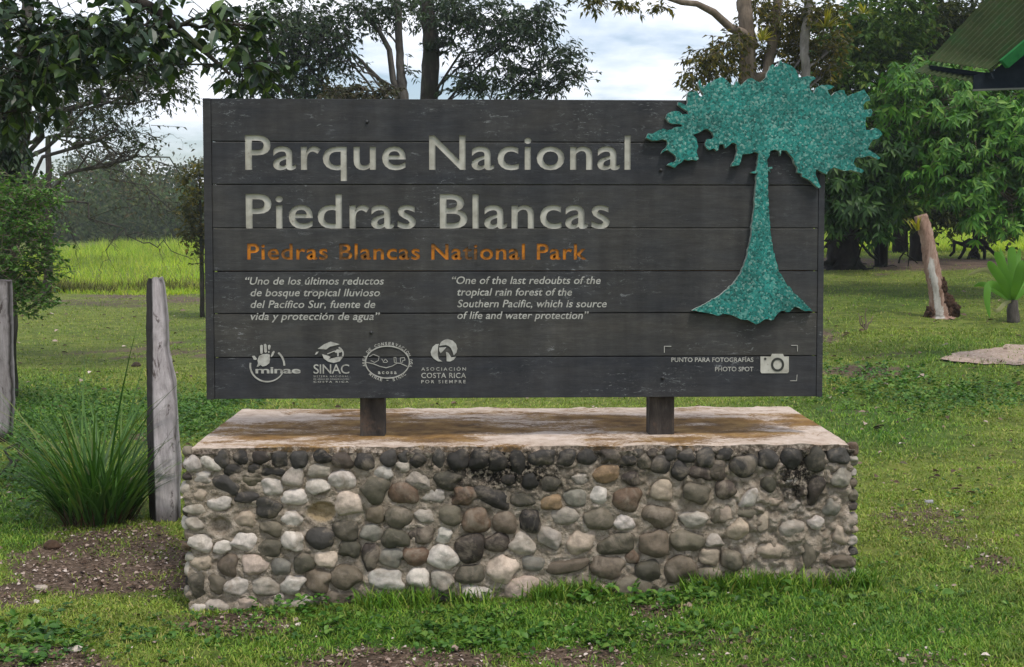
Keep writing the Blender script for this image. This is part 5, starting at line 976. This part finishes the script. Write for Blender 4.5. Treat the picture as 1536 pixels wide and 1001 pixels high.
# young palm-like plant
pb = G(1520, 484); Yp = pb[1]; yp = root('young_palm', 'young strap-leaved plant on a short stubby trunk at the right edge', 'plant', pb)
V, F = tube(np.array([W(1521, 489, Yp), W(1520, 478, Yp), W(1519, 466, Yp), W(1520, 450, Yp)]), [.085, .08, .07, .05], 12, .2, 1); part('trunk', V, F, bk_mid, yp, smooth=True)
lf_strap = leafmat('strap_leaf', [(.06, .18, .02), (.11, .27, .03), (.18, .35, .05)], .45, .3, .3, .3, 2)
lf_dry = leafmat('drying_strap_leaf', [(.20, .22, .09), (.30, .28, .14)], .6, .3, .25, .2, 2)
def strap(pts, w, mat):
    P = np.array([W(*p) for p in pts]); t = np.linspace(0, 1, len(P)); tt = np.linspace(0, 1, 16); f = np.stack([np.interp(tt, t, P[:, i]) for i in range(3)], 1)
    for q in range(3): f[1:-1] = (f[:-2] + 2 * f[1:-1] + f[2:]) / 4
    T = nrm(np.gradient(f, axis=0)); Sd = nrm(np.cross(T, np.array([.15, 1, .1]))); ww = w * np.sin(np.clip(tt * .93 + .07, 0, 1) * math.pi) ** .6; up = np.cross(Sd, T)
    V = np.stack([f - Sd * ww[:, None] - up * ww[:, None] * -.25, f, f + Sd * ww[:, None] + up * ww[:, None] * .25], 1).reshape(-1, 3); i = np.arange(15) * 3
    part('leaf', V, [np.concatenate([np.c_[i, i + 1, i + 4, i + 3], np.c_[i + 1, i + 2, i + 5, i + 4]])], mat, yp, smooth=True)
b0 = (1519, 452, Yp)
for pts, w, mt_ in (([b0, (1514, 425, Yp + .1), (1505, 392, Yp + .15), (1500, 372, Yp + .2)], .04, lf_strap), ([b0, (1524, 415, Yp + .1), (1528, 385, Yp + .2), (1530, 372, Yp + .2)], .04, lf_strap), ([b0, (1538, 435, Yp), (1560, 425, Yp), (1575, 435, Yp)], .045, lf_strap), ([b0, (1500, 440, Yp + .1), (1475, 425, Yp + .2), (1460, 430, Yp + .3)], .04, lf_strap), ([b0, (1512, 420, Yp - .1), (1498, 385, Yp - .15), (1492, 378, Yp - .2)], .055, lf_strap), ([b0, (1519, 410, Yp), (1518, 375, Yp), (1516, 370, Yp)], .058, lf_strap), ([b0, (1506, 425, Yp - .3), (1488, 400, Yp - .4), (1482, 392, Yp - .45)], .058, lf_strap),
                    ([b0, (1530, 420, Yp - .2), (1545, 385, Yp - .3), (1550, 378, Yp - .3)], .058, lf_strap), ([b0, (1528, 430, Yp + .2), (1548, 405, Yp + .4), (1556, 400, Yp + .4)], .05, lf_strap), ([b0, (1504, 420, Yp + .2), (1478, 402, Yp + .3), (1450, 414, Yp + .3)], .035, lf_dry),
                    ([b0, (1496, 428, Yp - .2), (1482, 425, Yp - .3), (1480, 450, Yp - .3), (1485, 478, Yp - .3)], .05, lf_strap), ([b0, (1508, 455, Yp - .2), (1496, 468, Yp - .25), (1488, 462, Yp - .3)], .03, lf_dry), ([b0, (1524, 430, Yp - .3), (1531, 400, Yp - .4), (1533, 390, Yp - .4)], .055, lf_strap)): strap(pts, w, mt_)

# tall grass tuft beside the post
gb = G(146, 782); n = 420; gg = np.random.default_rng(71); a = gg.uniform(0, 6.28, n); r = np.sqrt(gg.uniform(0, 1, n)) * .16
P = np.c_[gb[0] + r * np.cos(a) * 1.15, gb[1] + r * np.sin(a), np.full(n, gb[2] - .02)]; az = a + gg.normal(0, .7, n); L = gg.uniform(.40, 1.0, n) * (1.1 - .25 * r / .16) * np.where(gg.uniform(0, 1, n) < .22, 1.28, 1)
V, F = blades(P, az, L, gg.uniform(.012, .026, n), r / .16 * .40 + gg.uniform(0, .16, n), gg.uniform(.25, 1.25, n), 6, gg.uniform(-.6, .6, n))
mtf = M('tuft_blade', .5, .35); mtf.col(mtf.ramp(mtf.island(), [(0., (.028, .085, .012)), (.5, (.060, .145, .022)), (.85, (.10, .20, .035)), (1., (.20, .20, .06))])).translucent(.25)
tuft = root('grass_tuft', 'tall tuft of long arching green blades left of the grey post', 'grass tuft', gb); part('blades', V, F, mtf.m, tuft)
mth = M('dead_thatch', .9, .1); mth.col(mth.ramp(mth.island(), [(0., (.03, .018, .01)), (.6, (.085, .052, .028)), (1., (.16, .11, .06))]))
n = 330; a = gg.uniform(0, 6.28, n); r = np.sqrt(gg.uniform(0, 1, n)) * .19; P = np.c_[gb[0] + r * np.cos(a) * 1.1, gb[1] + r * np.sin(a), np.full(n, gb[2] - .02)]
V, F = blades(P, a + gg.normal(0, .6, n), gg.uniform(.12, .30, n), gg.uniform(.006, .014, n), gg.uniform(.1, .6, n), gg.uniform(.2, 1.2, n), 3, gg.uniform(-.6, .6, n)); part('dead_thatch', V, F, mth.m, tuft)

# small things on the ground
mrk = M('field_stone', .9, .2); v = mrk.coord(); mrk.col(mrk.mix(1, mrk.attr('tint', True), mrk.ramp(mrk.noise(30, 5, .6, v), [(.3, .6), (.7, 1.3)]), 'MULTIPLY')).bump(mrk.noise(40, 5, .7, v), .6, .006)
for px, py, w, h, tone, lb, nm, ct in ((78, 823, 24, 16, (.07, .045, .03), 'brown clod of earth on the bare soil left of the plinth', 'earth_clod', 'clod'), (62, 884, 20, 8, (.46, .40, .34), 'small pale stone on the bare soil below the brown clod', 'pale_stone', 'stone'),
                                       (112, 977, 26, 10, (.50, .46, .40), 'flat pale stone in the weeds at the lower left corner', 'pale_stone', 'stone'), (1394, 755, 14, 7, (.33, .33, .36), 'small grey stone on the worn lawn right of the plinth', 'grey_stone', 'stone'),
                                       (204, 550, 12, 9, (.06, .045, .035), 'round brown fallen coconut on the far lawn left of the grey post', 'fallen_coconut', 'coconut'), (452, 905, 36, 16, (.50, .46, .40), 'flat pale slab in the grass against the plinth foot', 'pale_stone', 'stone'), (55, 905, 10, 7, (.55, .5, .45), 'tiny whitish stone on the bare soil near the left edge', 'pale_stone', 'stone')):
    p = G(px, py); k = p[1] / FPX; sbk = MB(); stone(sbk, p + np.array([0, 0, h * k * .3]), EX, EY, EZ, w * k, h * k, w * k * .42, gs.uniform(-.2, .2), tone, gs, rugged=.1)
    tag(sbk.part(nm, mrk.m, loc=p, smooth=True), lb, ct)
tw = MB(); p = G(1298, 495)
for e in ((1287, 470), (1300, 462), (1310, 474), (1292, 478)): V, F = tube(bend(p + np.array([0, 0, -.02]), W(e[0], e[1], p[1] + gt.uniform(-.1, .1)), 6, .06, 0, gt), np.linspace(.014, .004, 6), 5); tw.add(V, F)
tag(tw.part('dry_twig', bk_tan, loc=p, smooth=True), 'small dry branching twig stuck in the lawn right of the sign', 'twig')
tw = MB(); 
for a, b in (((0, 722), (60, 690)), ((20, 712), (48, 700)), ((30, 706), (40, 686))): V, F = tube(bend(G(*a) + np.array([0, 0, .03]), G(*b) + np.array([0, 0, .16]), 6, .05, .1, gt), np.linspace(.012, .005, 6), 6); tw.add(V, F)
tag(tw.part('fallen_branch', bk_dark, loc=G(20, 712), smooth=True), 'thin dark fallen branch beside the grass tuft at the left edge', 'branch')

# thin air between here and the wood
vm = bpy.data.materials.new('haze_air'); vm.use_nodes = True; vt = vm.node_tree; vt.nodes.clear()
pv = vt.nodes.new('ShaderNodeVolumePrincipled'); pv.inputs['Color'].default_value = (.86, .92, 1, 1); pv.inputs['Density'].default_value = .0008; pv.inputs['Anisotropy'].default_value = .2
ov = vt.nodes.new('ShaderNodeOutputMaterial'); vt.links.new(pv.outputs[0], ov.inputs['Volume'])
V, F = boxv(-260, 260, -40, 430, -6, 40); hz_ = part('haze', V, F, vm); tag(hz_, kind='stuff')
